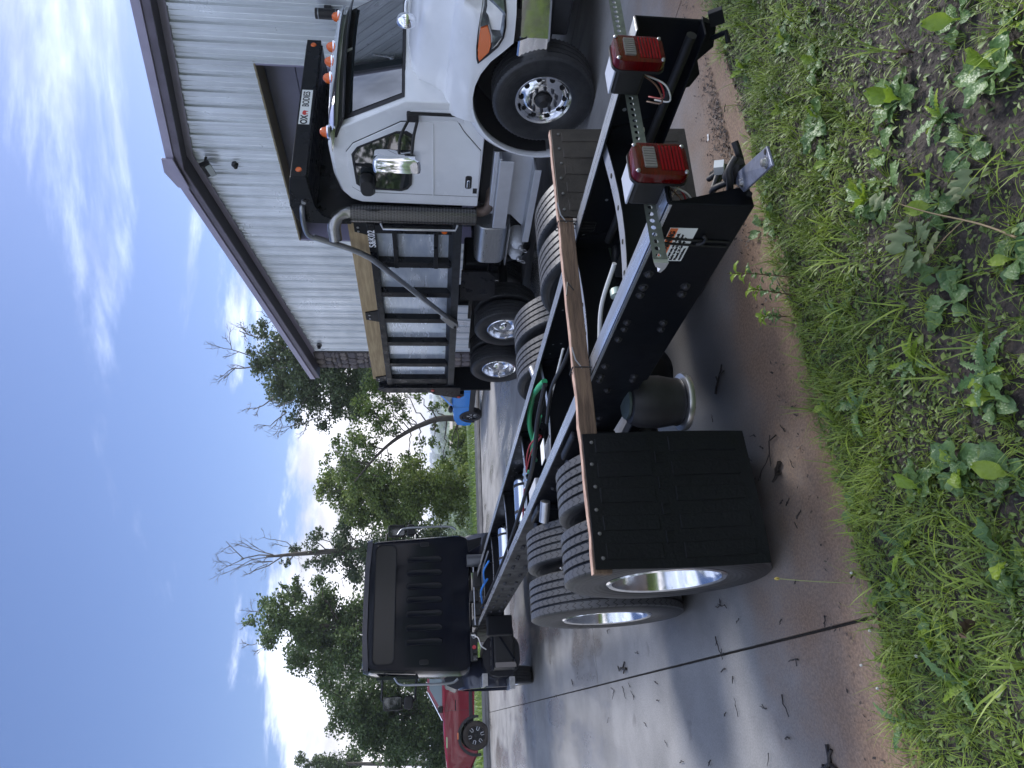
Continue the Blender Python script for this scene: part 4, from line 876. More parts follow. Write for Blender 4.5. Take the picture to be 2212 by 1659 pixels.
        MB().prism(rrect(-1.60, -1.46, 1.255, 1.295, .018, 4), min(sg*1.048, sg*1.065), max(sg*1.048, sg*1.065), 'y').build('handle', CHROME, d, bevel=.006)
        MB().box(-1.70, -1.61, min(sg*1.044, sg*1.0465), max(sg*1.044, sg*1.0465), 1.165, 1.215).build('badge', INK, d)
        MB().box(-1.76, -.62, min(sg*1.044, sg*1.050), max(sg*1.044, sg*1.050), 1.70, 1.715).build('crease', WHITE, d, bevel=.002)
    # lower door badge lettering is too small to read; mirrors
    for sg in (-1, 1):
        MB().cbox((-.52, sg*1.06, 1.93), (.11, .07, .13)).build('mirror_mount', PLASTIC, T, bevel=.015)
        for z0, z1 in ((1.98, 2.06), (1.88, 1.92)): MB().tube(smoothpath([(-.55, sg*1.09, z0), (-.63, sg*1.25, z1), (-.72, sg*1.42, z1+.02)]), .017, 8).build('mirror_arm', PLASTIC, T, smooth=50)
        M_ = Matrix.Translation((-.78, sg*1.47, 2.10)) @ Matrix.Rotation(R(sg*-14), 4, 'Z')
        mb = MB(); mb.loft([[M_ @ Vector((x, a*s, b*s)) for a, b in rrect(-.125, .125, -.26, .26, .035, 4)] for x, s in ((-.07, .97), (-.04, 1.0), (.03, 1.0), (.07, .94), (.085, .8))]); mb.build('mirror', CHROME, T, smooth=35)
        # black convex mirror over the door glass
        MB().loft([[(-1.55+a*s+ox, sg*(1.08+h), 2.50+b*s) for a, b in rrect(-.16, .16, -.09, .09, .07, 4)] for s, h, ox in ((.9, -.03, 0), (1.0, .04, .0), (.75, .11, .02))]).build('look_down_mirror', PLASTIC, T, smooth=40)
    # hood with fenders in one skin
    def arch(x):
        return .545+math.sqrt(max(0, .75**2-(x+.16)**2)) if x < .46 else None
    st = [-.46, -.40, -.3, -.15, 0, .15, .3, .42, .52, .66, .80, .92, 1.0]
    loops = []
    for x in st:
        t = max(0, (x+.46)/1.46); zt = 1.99-.30*t**1.4; zs = 1.80-.30*t; wS = .80-.05*t; zf = 1.47-.10*t*t
        a = arch(x); lo = a if a is not None else .93
        if x > .3: lo = max(.93, lo)
        wo = 1.165 if x < .75 else 1.165-.32*((x-.75)/.25)**1.5
        half = [(0, zt+.02), (.35, zt+.012), (.60, zt-.03), (wS-.05, zt-.11), (wS, zs-.06), (wS+.06, zs-.16), (.98, zf+.10), (1.08, zf+.03), (wo-.02, zf-.10), (wo, max(lo+.06, zf-.25)), (wo, lo), (wo-.05, lo)]
        full = [(x, -y, z) for y, z in half[::-1]] + [(x, y, z) for y, z in half[1:]]
        if x == st[-1]: pass
        loops.append(full)
    MB().loft(loops, closed=False).build('hood', WHITE, T, smooth=50)
    MB().loft([[(1.0, y, 1.0), (1.0, y, 1.64), (1.03, y, 1.6), (1.04, y, 1.05)] for y in (-.80, -.4, 0, .4, .80)]).build('grille', CHROME, T)
    for sg in (-1, 1):
        # rear half of the fender running down behind the tyre
        lp = []
        for k in range(16):
            q = R(100+100*k/15); rr = .75+.03*(k/15)**2; x, z = -.15+rr*math.cos(q), .545+rr*math.sin(q)
            nx, nz = math.cos(q), math.sin(q); wd_ = .10*(1-(k/15))**.7+.012
            lp.append([(x, sg*1.06, z), (x+nx*wd_, sg*1.05, z+nz*wd_), (x+nx*wd_*.8, sg*1.13, z+nz*wd_*.8), (x+nx*.02, sg*1.168, z+nz*.02), (x, sg*1.172, z), (x-nx*.008, sg*1.155, z-nz*.008)])
        MB().loft(lp).build('fender', WHITE, T, smooth=50)
        MB().loft([[(-.45, sg*.9, 1.36), (-.45, sg*1.05, 1.40), (-.45, sg*1.05, 1.95), (-.45, sg*.85, 1.97)], [(-.62, sg*.9, 1.30), (-.62, sg*1.035, 1.36), (-.62, sg*1.035, 1.98), (-.62, sg*.85, 1.98)]]).build('cowl_side', WHITE, T, smooth=40)
        MB().box(-.464, -.461, min(sg*.86, sg*1.10), max(sg*.86, sg*1.10), 1.36, 1.95).build('cowl_gap', mat('gap_black', (.01,)*3, .8), T)
        # headlight
        hl = [(.27, 1.265), (.33, 1.283), (.45, 1.29), (.62, 1.283), (.78, 1.265), (.92, 1.235), (.96, 1.05), (.82, 1.025), (.70, 1.02), (.58, 1.03), (.48, 1.075), (.37, 1.17)]
        def hskin(poly, off, nm, m, par=None):
            def yo(x): w = 1.165 if x < .75 else 1.165-.32*((x-.75)/.25)**1.5; return w
            A = [(x, sg*(yo(x)-.03), z) for x, z in poly]; B = [(x, sg*(yo(x)+off-.015*max(0, (z-1.1)/.2)), z) for x, z in poly]
            return MB().hull2(A, B).build(nm, m, par or T, bevel=.004)
        hz = hskin(hl, .022, 'headlight', mat('gasket_black', (.01, .01, .012), .5))
        hskin([(.305, 1.252), (.36, 1.268), (.45, 1.274), (.58, 1.268), (.66, 1.26), (.70, 1.195), (.60, 1.16), (.50, 1.15), (.42, 1.165)], .027, 'turn_lens', AMBER, hz)
        hskin([(.68, 1.262), (.78, 1.25), (.91, 1.222), (.945, 1.065), (.82, 1.04), (.70, 1.037), (.60, 1.045), (.51, 1.085), (.45, 1.14), (.51, 1.138), (.61, 1.145), (.715, 1.185)], .0265, 'main_lens', mat('headlamp_glass', (.30, .33, .35), .06, .7, var=.6, vscale=16), hz)
        MB().box(.5, .74, min(sg*.96, sg*1.10), max(sg*.96, sg*1.10), .87, .93).build('bumper_gap', DARK, T)
    # bumper wraps back at each end
    loops = []
    for y, x, nx, ny in ((-1.10, .34, .1, -1), (-1.095, .54, .35, -.94), (-.78, .93, .8, -.6), (-.72, .96, .95, -.3), (.0, 1.03, 1, 0), (.72, .96, .95, .3), (.78, .93, .8, .6), (1.095, .54, .35, .94), (1.10, .34, .1, 1)):
        loops.append([(x-nx*.03, y-ny*.03, .885), (x, y, .878), (x+nx*.012, y+ny*.012, .86), (x+nx*.012, y+ny*.012, .59), (x, y, .57), (x-nx*.03, y-ny*.03, .572)])
    MB().loft(loops).build('bumper', CHROME, T, smooth=18)
    MB().box(.40, .95, -.85, .85, .35, .56).build('lower_valance', mat('valance', (.02, .021, .024), .6), T, bevel=.03)
    # ball mirror on the hood
    bl = MB().lathe([(.001, -.075), (.04, -.068), (.085, -.04), (.10, 0), (.098, .02), (.07, .04), (.001, .05)], 28, 'x', (.36, -.70, 1.975)); bl.v = [(.72-p[0], p[1], p[2]) for p in bl.v]; bl.build('ball_mirror', CHROME, T, smooth=60)
    MB().tube(smoothpath([(.32, -.70, 1.98), (.36, -.58, 1.985), (.45, -.50, 1.97), (.55, -.48, 1.86), (.58, -.48, 1.66)]), .012, 8).build('mirror_stalk', CHROME, T, smooth=60)
    # steps
    TREAD = mat('tread_alu', (.60, .62, .65), .35, .8, var=.15, vscale=20, bump=.4, bscale=120)
    b = MB().prism([(-1.05, .985), (-2.12, .985), (-2.12, .70), (-2.30, .55), (-2.36, .50), (-1.12, .50), (-1.02, .68)], -1.0, -.62, 'y').build('step_box', mat('step_silver', (.62, .645, .69), .28, .55, var=.1, vscale=4), T, bevel=.012)
    MB().box(-2.20, -1.0, -1.16, -.9, .90, .935).build('step_tread', TREAD, b, bevel=.008)
    MB().box(-2.20, -1.02, -1.175, -1.155, .76, .93).build('step_fascia', mat('step_silver', (.62, .645, .69), .28, .55), b, bevel=.006)
    MB().box(-2.42, -1.10, -1.21, -.92, .485, .515).build('step_tread', TREAD, b, bevel=.008)
    MB().box(-2.42, -1.10, -1.215, -1.20, .43, .515).build('step_fascia', mat('step_silver', (.62, .645, .69), .28, .55), b, bevel=.006)
    MB().box(-1.0, -.93, -1.03, -.7, .50, 1.0).build('step_bracket', DARK, T)
    # tank and air canisters behind the step
    MB().loft([[(x, a, z) for a, z in rrect(-1.12, -.60, .70, 1.13, .13, 5)] for x in (-2.28, -3.02)]).build('tank', mat('brushed_tank', (.50, .515, .53), .3, .85, var=.15, vscale=5, rvar=.1, stretch=(1, 6, 6)), T, smooth=40, bevel=.01)
    MB().box(-3.04, -2.26, -1.135, -.6, .685, .70).build('tank_strap', ALUD, T)
    for x in (-2.62, -2.86):
        c = MB().lathe([(.001, -.22), (.07, -.20), (.105, -.12), (.105, .08), (.001, .08)], 24, 'y', (x, -.92, .55)).build('air_dryer', mat('canister_white', (.55, .57, .60), .4, var=.2, vscale=12), T, smooth=40)
        MB().lathe([(.001, -.26), (.025, -.26), (.034, -.24), (.034, -.19)], 14, 'y', (x, -.93, .51)).build('drain_cap', ALUD, c, smooth=40)
        MB().tube(smoothpath([(x, -1.19, .50), (x-.03, -1.2, .46), (x-.02, -1.21, .42), (x+.015, -1.2, .45), (x, -1.19, .49)]), .004, 6).build('pull_ring', ALUD, c)
    # exhaust
    PERF = bpy.data.materials.new('perforated_guard'); PERF.use_nodes = True; nt = PERF.node_tree; bs = nt.nodes['Principled BSDF']; bs.inputs['Metallic'].default_value = .85; bs.inputs['Roughness'].default_value = .25
    tc = N(nt, 'ShaderNodeTexCoord'); sp = N(nt, 'ShaderNodeSeparateXYZ'); L(nt, tc.outputs['Object'], sp.inputs[0])
    an = math_node(nt, 'MULTIPLY', math_node(nt, 'ARCTAN2', sp.outputs[1], sp.outputs[0]), 5.5); zz = math_node(nt, 'MULTIPLY', sp.outputs[2], 26.0)
    row = math_node(nt, 'MULTIPLY', math_node(nt, 'FLOOR', zz), .5)
    fx = math_node(nt, 'ABSOLUTE', math_node(nt, 'SUBTRACT', math_node(nt, 'FRACT', math_node(nt, 'ADD', an, row)), .5)); fz = math_node(nt, 'ABSOLUTE', math_node(nt, 'SUBTRACT', math_node(nt, 'FRACT', zz), .5))
    hol = math_node(nt, 'LESS_THAN', math_node(nt, 'ADD', math_node(nt, 'MULTIPLY', fx, fx), math_node(nt, 'MULTIPLY', fz, fz)), .11)
    mxn = N(nt, 'ShaderNodeMix', data_type='RGBA'); L(nt, hol, mxn.inputs[0]); mxn.inputs[6].default_value = (.15, .15, .155, 1); mxn.inputs[7].default_value = (.015, .015, .015, 1); L(nt, mxn.outputs[2], bs.inputs['Base Color'])
    g = MB().lathe([(.10, -.8), (.115, -.8), (.115, .8), (.10, .8)], 32, 'z').mesh('guard', PERF, 40)
    go = put('exhaust_guard', g, T, loc=(-2.08, -1.09, 1.95))
    PIPE = mat('stack_steel', (.40, .40, .39), .25, .9, var=.3, vscale=6)
    MB().tube(smoothpath([(-2.08, -1.09, 2.70), (-2.08, -1.09, 2.80), (-2.11, -1.14, 2.92), (-2.20, -1.21, 2.97), (-2.36, -1.30, 2.965)], 8), .085, 20, caps=False).build('exhaust_elbow', PIPE, T, smooth=60)
    MB().lathe([(.001, 0), (.08, 0)], 20, 'x', (-2.31, -1.275, 2.967)).build('pipe_mouth', DARK, T)
    MB().tube(smoothpath([(-2.08, -1.0, 1.18), (-2.07, -1.0, 1.05), (-2.0, -.95, .98), (-1.8, -.8, .95)]), .065, 14).build('exhaust_pipe', mat('rust_pipe', (.16, .12, .10), .5, .5, var=.4, vscale=14), T, smooth=60)
    MB().tube([(-2.14, -1.19, 2.38), (-2.19, -1.24, 2.35), (-2.19, -1.24, 1.42), (-2.14, -1.19, 1.39)], .016, 10).build('grab_handle', ALUD, T, smooth=60)
    # ---- dump bed
    BEDP = mat('bed_panel', (.50, .57, .68), .20, .45, color2=(.72, .77, .85), vscale=3.2, rvar=.12, bump=.05, bscale=7, stretch=(.5, 1, 2.2))
    xr = [-2.25, -3.0, -3.73, -4.45, -5.17, -5.90, -6.54]
    MB().box(-6.66, -2.16, -1.12, 1.12, 1.36, 1.42).build('bed_floor', BEDB, T)
    for sg in (-1, 1):
        yo, yi = sg*1.2, sg*1.10
        for k in range(6):
            MB().box(xr[k+1]+.06, xr[k]-.06, min(sg*1.085, sg*1.10), max(sg*1.085, sg*1.10), 1.48, 2.47).build('bed_panel', BEDP, T)
        for k, x in enumerate(xr):
            w = .065 if 0 < k < 6 else (.085 if k == 0 else .12)
            MB().prism([(x-w, sg*1.08), (x+w, sg*1.08), (x+w*.95, yo), (x-w*.95, yo)], 1.46, 2.48, 'z').build('side_post', BEDB, T, bevel=.006)
        MB().box(-6.68, -2.14, min(sg*1.07, yo+sg*.01), max(sg*1.07, yo+sg*.01), 2.46, 2.56).build('top_rail', BEDB, T, bevel=.008)
        MB().prism([(sg*1.06, 1.33), (yo+sg*.004, 1.33), (yo+sg*.004, 1.44), (sg*1.11, 1.50), (sg*1.06, 1.50)], -6.68, -2.14, 'x').build('bottom_rail', mat('rail_worn', (.045, .05, .058), .3, .4, var=.5, vscale=8), T)
        for z in (2.215, 1.67): MB().box(-3.06, -2.18, min(sg*1.10, yo+sg*.012), max(sg*1.10, yo+sg*.012), z-.03, z+.03).build('ladder_bar', BEDB, T, bevel=.006)
        # timber sideboard and its pockets
        MB().box(-6.55, -2.12, min(sg*1.10, sg*1.14), max(sg*1.10, sg*1.14), 2.561, 2.81).build('sideboard', mat('pine_board', (.46, .35, .20), .7, color2=(.30, .215, .115), vscale=3.5, bump=.2, bscale=14, stretch=(.6, 6, 7)), T, bevel=.004)
        for x0, x1, h in ((-2.16, -2.42, .17), (-4.22, -4.55, .20), (-6.38, -6.66, .20)):
            MB().prism([(x0, 2.54), (x0-.07 if x0 < -3 else x0, 2.56+h), (x1+.07, 2.56+h), (x1, 2.54)], min(sg*1.141, sg*1.165), max(sg*1.141, sg*1.165), 'y').build('board_pocket', BEDB, T)
            for q in (.35, .65): MB().lathe([(.001, .0), (.016, 0), (.014, .014), (.001, .016)], 8, 'y', (x0+(x1-x0)*q, sg*1.165 if sg > 0 else -1.181, 2.56+h*.7)).build('bolt_head', STEEL, T)
        MB().lathe([(.001, -.012), (.033, -.010), (.04, 0), (.001, .002)], 18, 'y', (-2.27, yo-sg*.0, 1.56) if sg < 0 else (-2.27, yo+.01, 1.56)).build('side_marker', AMBER, T, smooth=40)
        for k in range(5): MB().lathe([(.001, 0), (.012, 0), (.01, .008), (.001, .01)], 8, 'y', (xr[k+1]+.32, sg*1.10-(.008 if sg < 0 else 0), 1.53)).build('bolt_head', STEEL, T)
        # quarter fender plate
        MB().prism([(-3.22, 1.30), (-3.22, .92), (-3.36, .80), (-3.82, .78), (-3.96, .92), (-3.96, 1.30)], min(sg*1.10, sg*1.13), max(sg*1.10, sg*1.13), 'y').build('fender_plate', BEDB, T)
        MB().prism([(-6.86, .62), (-6.86, 1.30), (-6.84, 1.30), (-6.80, .62)], min(sg*.72, sg*1.22), max(sg*.72, sg*1.22), 'y').build('mud_flap', RUBBERM, T)
    wt = mat('white_vinyl', (.75, .76, .78), .4)
    text('lettering', 'S&K02', .128, wt, T, Matrix.Translation((-2.43, -1.2125, 2.508)) @ Matrix.Rotation(R(90), 4, 'X'), bold=.002)
    # tailgate and rear corner post
    MB().box(-6.80, -6.70, -1.2, 1.2, 1.30, 2.72).build('tailgate', BEDB, T, bevel=.01)
    for sg in (-1, 1):
        MB().prism([(-6.97, 1.20), (-6.69, 1.20), (-6.69, 2.62), (-6.78, 2.74), (-6.90, 2.60), (-6.90, 1.75), (-6.97, 1.70)], min(sg*1.205, sg*1.25), max(sg*1.205, sg*1.25), 'y').build('corner_post', BEDB, T, bevel=.006)
        MB().prism([(-6.98, 1.12), (-7.06, 1.12), (-7.16, 1.22), (-7.0, 1.68), (-6.92, 1.70)], min(sg*1.14, sg*1.24), max(sg*1.14, sg*1.24), 'y').build('light_bracket', BEDB, T)
        for z, x in ((1.72, -6.80), (1.22, -7.08)): MB().lathe([(.001, -.014), (.03, -.012), (.036, 0)], 14, 'y', (x, -1.25 if sg < 0 else 1.264, z)).build('marker_light', mat('marker_red', (.4, .03, .02), .3), T)
    # bulkhead and cab shield
    MB().box(-2.16, -2.10, -1.18, 1.18, 1.33, 3.25).build('bulkhead', BEDB, T)
    sh = [(-1.36, 3.19), (-1.36, 3.37), (-1.42, 3.39), (-1.85, 3.46), (-2.12, 3.40), (-2.16, 3.22), (-2.16, 2.75), (-2.10, 2.75), (-2.08, 2.98), (-2.0, 3.10), (-1.86, 3.16)]
    for sg in (-1, 1): MB().prism(sh, min(sg*1.165, sg*1.2), max(sg*1.165, sg*1.2), 'y').build('shield_cheek', BEDB, T, bevel=.004)
    MB().loft([[(x, y, z) for x, z in ((-1.36, 3.30), (-1.40, 3.385), (-1.85, 3.45), (-2.13, 3.39), (-2.13, 3.36), (-1.85, 3.42), (-1.40, 3.355))] for y in (-1.163, 1.163)]).build('cab_shield', BEDB, T)
    MB().box(-1.37, -1.33, -1.203, 1.203, 3.185, 3.365).build('shield_lip', BEDB, T, bevel=.008)
    MB().box(-2.0, -1.38, -1.163, 1.163, 3.17, 3.19).build('shield_liner', BEDB, T)
    nb = MB().box(-1.330, -1.3265, -.36, .24, 3.215, 3.345).build('name_plate', mat('label_white', (.72, .74, .72), .45), T)
    mtx = lambda y, z: Matrix.Translation((-1.3255, y, z)) @ Matrix.Rotation(R(90), 4, 'Z') @ Matrix.Rotation(R(90), 4, 'X')
    text('lettering', 'OX', .115, INK, nb, mtx(-.285, 3.28), bold=.004, xs=.85)
    text('lettering', 'BODIES', .115, INK, nb, mtx(.075, 3.28), bold=.0015, xs=.70)
    ox = MB(); ox.loft([[(-1.3262+d, -.165+y*.040, 3.28+z*.040) for y, z in ((-1, .1), (-.85, .55), (-.4, .8), (.2, .75), (.75, .6), (1, .2), (.85, -.2), (.7, -.9), (.5, -.9), (.4, -.3), (-.3, -.3), (-.4, -.9), (-.6, -.9), (-.7, -.25), (-1.05, -.3))] for d in (0, .002)]); ox.build('ox_emblem', mat('emblem_red', (.55, .05, .04), .5), nb)
    for y in (-1.1, 1.1): MB().lathe([(.001, .014), (.03, .012), (.038, 0)], 18, 'x', (-1.33, y, 3.275)).build('marker_light', AMBER, T, smooth=40)
    # tarp arm
    TUBE = mat('arm_tube', (.34, .355, .37), .28, .85, var=.2, vscale=8)
    MB().tube(smoothpath([(-1.84, -1.17, 3.31), (-1.88, -1.245, 3.315), (-2.15, -1.265, 3.33), (-2.33, -1.265, 3.30), (-2.40, -1.262, 3.18)], 5), .032, 12).build('tarp_arm', TUBE, T, smooth=60)
    MB().tube(smoothpath([(-2.36, -1.262, 3.25), (-2.58, -1.26, 2.82), (-2.72, -1.26, 2.62), (-2.95, -1.262, 2.42), (-4.22, -1.268, 1.50)], 6), .040, 12).build('tarp_arm', TUBE, T, smooth=60)
    MB().hull2([(-4.15, -1.30, 1.52), (-4.22, -1.30, 1.60), (-4.50, -1.30, 1.42), (-4.53, -1.30, 1.36), (-4.48, -1.30, 1.31), (-4.40, -1.30, 1.32)], [(-4.15, -1.22, 1.52), (-4.22, -1.22, 1.60), (-4.50, -1.22, 1.42), (-4.53, -1.22, 1.36), (-4.48, -1.22, 1.31), (-4.40, -1.22, 1.32)]).build('arm_foot', mat('arm_cast', (.32, .32, .31), .35, .7), T, bevel=.012)
    MB().lathe([(.001, -.02), (.022, -.02), (.022, 0)], 14, 'y', (-4.46, -1.30, 1.365)).build('pivot_pin', PLASTIC, T)
    MB().lathe([(.001, -.03), (.03, -.03), (.034, 0)], 6, 'y', (-1.76, -1.2, 3.28)).build('pivot_nut', STEEL, T)
    # hidden-side depth: hydraulic cylinder, drive shaft
    MB().tube([(-4.5, 0, .62), (-1.5, 0, .75)], .06, 12).build('drive_shaft', BLACK, T)
    MB().box(-4.0, -3.2, -1.0, -.5, .9, 1.25).build('hydraulic_tank', BLACK, T, bevel=.03)
white_truck()
# ---------------- parked cars ----------------
def u_spokes(mb, n, r0, r1, hw, y):
    for k in range(n):
        q = 2*math.pi*k/n+.3; c, s = math.cos(q), math.sin(q)
        pts = [(r1*c-hw*s, y, r1*s+hw*c), (r0*c-hw*s, y, r0*s+hw*c), ((r0-.02)*c, y, (r0-.02)*s), (r0*c+hw*s, y, r0*s-hw*c), (r1*c+hw*s, y, r1*s-hw*c)]
        mb.tube(pts, .011, 6)
def split_spokes(mb, n, r0, r1, hw, y):
    for k in range(n):
        q = 2*math.pi*k/n+.2; c, s = math.cos(q), math.sin(q)
        for sg in (-1, 1): mb.tube([(r0*c, y+.01, r0*s), (r1*c-sg*hw*s, y, r1*s+sg*hw*c)], .012, 6)
def car(name, label, loc, rz, paint, body, roofp, glass, WB, wr, hw, arch, clad, spoke, wlabel=None):
    T = thing(name, label, 'pickup truck' if 'pickup' in name else 'car', loc, rz, None)
    def arcpts(cx, r, z0):
        return [(cx+r*math.cos(R(a)), wr+r*math.sin(R(a))) for a in range(-5, 190, 15)]
    poly = []
    bottom = arch[1]
    # outline: top from front to rear (body), then bottom with two wheel arches from rear to front
    low = [p for p in arcpts(-WB, arch[0], bottom)][::-1] + [p for p in arcpts(0, arch[0], bottom)][::-1]
    poly = body + low
    def loop(y, ins, poly): return [(x*(1-ins*.25)+ins*(-WB/2)*.25, y, z-(ins*.25 if z > 1.0 else 0)) for x, z in poly]
    MB().loft([loop(-hw, .18, poly), loop(-hw+.06, .03, poly), loop(-hw*.6, 0, poly), loop(hw*.6, 0, poly), loop(hw-.06, .03, poly), loop(hw, .18, poly)]).build('body', paint, T, smooth=32)
    MB().loft([[(x, y*(1-.16*max(0, (z-roofp[0][1])/.5)), z) for x, z in roofp] for y in (-hw+.07, -hw*.5, hw*.5, hw-.07)]).build('cabin', paint, T, smooth=32, bevel=.02)
    gl = mat('car_glass', (.10, .14, .15), .03, spec=.9)
    for sg in (-1, 1):
        for g in glass:
            A = [(x, sg*(hw-.07)*(1-.16*max(0, (z-roofp[0][1])/.5))+sg*.012, z) for x, z in g]; B = [(p[0], p[1]-sg*.03, p[2]) for p in A]
            MB().hull2(A, B).build('side_window', gl, T)
    # windscreen
    a, b = roofp[0], roofp[1]; P = lambda t, y: (a[0]+(b[0]-a[0])*t+.012, y*(hw-.07)*(1-.16*max(0, (a[1]+(b[1]-a[1])*t-a[1])/.5)), a[1]+(b[1]-a[1])*t+.01)
    MB().hull2([P(.08, -.9), P(.08, .9), P(.92, .9), P(.92, -.9)], [tuple(Vector(p)+Vector((.01, 0, .01))) for p in (P(.08, -.9), P(.08, .9), P(.92, .9), P(.92, -.9))]).build('windscreen', gl, T)
    CL = mat('cladding', (.022, .022, .024), .6)
    for sg in (-1, 1):
        for cx in (0, -WB):
            lp = [[(cx+(arch[0]+d)*math.cos(R(q)), sg*(hw+o), wr+(arch[0]+d)*math.sin(R(q))) for d, o in ((-.03, -.06), (-.03, .025), (.05, .02), (.05, -.06))] for q in range(-15, 200, 12)]
            MB().loft(lp).build('wheel_arch', CL, T, smooth=40)
            w = MB().lathe([(wr*.62, -.09), (wr*.66, -.08), (wr*.66, .10), (wr*.62, .105), (wr*.60, .06), (.02, .05), (.001, .05)], 36, 'y').mesh('wheel', mat('wheel_dark', (.015, .015, .017), .35, .4), 40)
            wo = put('wheel', w, T, loc=(cx, sg*(hw-.10), wr), rot=(0, 0, 0 if sg > 0 else math.pi))
            MB().lathe([(wr*.63, -.11), (wr*.8, -.125), (wr*.95, -.115), (wr, -.09), (wr, .09), (wr*.95, .115), (wr*.8, .125), (wr*.63, .11)], 40, 'y', closed=True).build('tyre', mat('car_tyre_%s' % name, (.05, .04, .032) if 'pickup' in name else (.02, .02, .022), .75, var=.5, vscale=5), wo, smooth=40)
            mb = MB(); spoke(mb); mb.build('spokes', ALUD, wo, smooth=50)
            MB().lathe([(.05, .07), (.045, .085), (.001, .09)], 14, 'y').build('hub_cap', PLASTIC, wo)
        MB().box(-WB+arch[0]+.02, -arch[0]-.02, min(sg*(hw-.05), sg*(hw+.015)), max(sg*(hw-.05), sg*(hw+.015)), bottom-.02, bottom+clad).build('sill', CL, T, bevel=.02)
        xm = glass[0][0][0]-.12 if False else roofp[0][0]-.35
        MB().loft([[(xm+a_*s, sg*(hw+o), roofp[0][1]+.10+b_*s) for a_, b_ in rrect(-.10, .10, -.08, .08, .04, 3)] for s, o in ((.7, .0), (1, .06), (1, .16), (.7, .2))]).build('door_mirror', PLASTIC, T, smooth=40)
        for xx in (roofp[0][0]-.30, roofp[0][0]-1.35): MB().box(xx-.004, xx+.004, min(sg*(hw-.04), sg*(hw+.002)), max(sg*(hw-.04), sg*(hw+.002)), bottom+.1, roofp[0][1]-.02).build('door_seam', CL, T)
        MB().prism(rrect(roofp[0][0]-1.25, roofp[0][0]-1.05, roofp[0][1]-.17, roofp[0][1]-.13, .015, 3), min(sg*hw, sg*(hw+.03)), max(sg*hw, sg*(hw+.03)), 'y').build('door_handle', paint, T)
    MB().box(-WB-.6, .5, -hw*.8, hw*.8, bottom-.05, bottom+.2).build('underbody', CL, T)
    return T
RED = mat('red_paint', (.20, .010, .024), .22, coat=.7, var=.15, vscale=2)
rp = car('pickup_truck', 'dark red pickup parked at the far kerb behind the black cab', (-11.18, 21.96, 0), R(206.25), RED,
    [(.98, .62), (1.04, .80), (1.02, 1.12), (.93, 1.30), (.3, 1.38), (-.6, 1.42), (-5.05, 1.42), (-5.1, .62)], [(-.42, 1.40), (-1.30, 1.90), (-2.9, 1.93), (-3.25, 1.40)],
    [[(-.72, 1.45), (-1.36, 1.83), (-2.0, 1.84), (-2.0, 1.45)], [(-2.08, 1.45), (-2.08, 1.82), (-2.8, 1.82), (-3.0, 1.45)]], 3.75, .41, 1.0, (.52, .52), .10, lambda mb: u_spokes(mb, 6, .16, .255, .035, .075))
MB().prism(rrect(.0, .30, 1.285, 1.325, .015, 3), .985, 1.005, 'y').build('fender_vent', CHROME, rp)
MB().tube([(-.46, .945, 1.44), (-1.28, .815, 1.89)], .016, 6).build('pillar_trim', CHROME, rp)
MB().box(-1.02, -.72, 1.001, 1.006, 1.02, 1.045).build('door_badge', CHROME, rp)
MB().box(-.10, .08, 1.02, 1.027, .955, .985).build('side_marker', mat('marker_orange', (.9, .25, .1), .3), rp)
MB().box(1.0, 1.08, -.8, .8, .75, 1.15).build('grille', CHROME, rp)
BLUE = mat('blue_paint', (.02, .22, .72), .2, coat=.7)
bc = car('blue_car', 'bright blue small car partly hidden behind the dump bed tail', (-.39, 25.15, 0), R(120), BLUE,
    [(.78, .38), (.82, .60), (.74, .84), (.30, .98), (-.60, 1.06), (-3.2, 1.10), (-3.35, .95), (-3.4, .40)], [(-.42, 1.02), (-1.25, 1.52), (-2.3, 1.56), (-3.3, 1.10)],
    [[(-.75, 1.07), (-1.28, 1.44), (-1.75, 1.46), (-1.75, 1.08)], [(-1.82, 1.08), (-1.82, 1.46), (-2.3, 1.46), (-2.85, 1.12)]], 2.62, .34, .90, (.40, .32), .16, lambda mb: split_spokes(mb, 5, .06, .20, .045, .075))
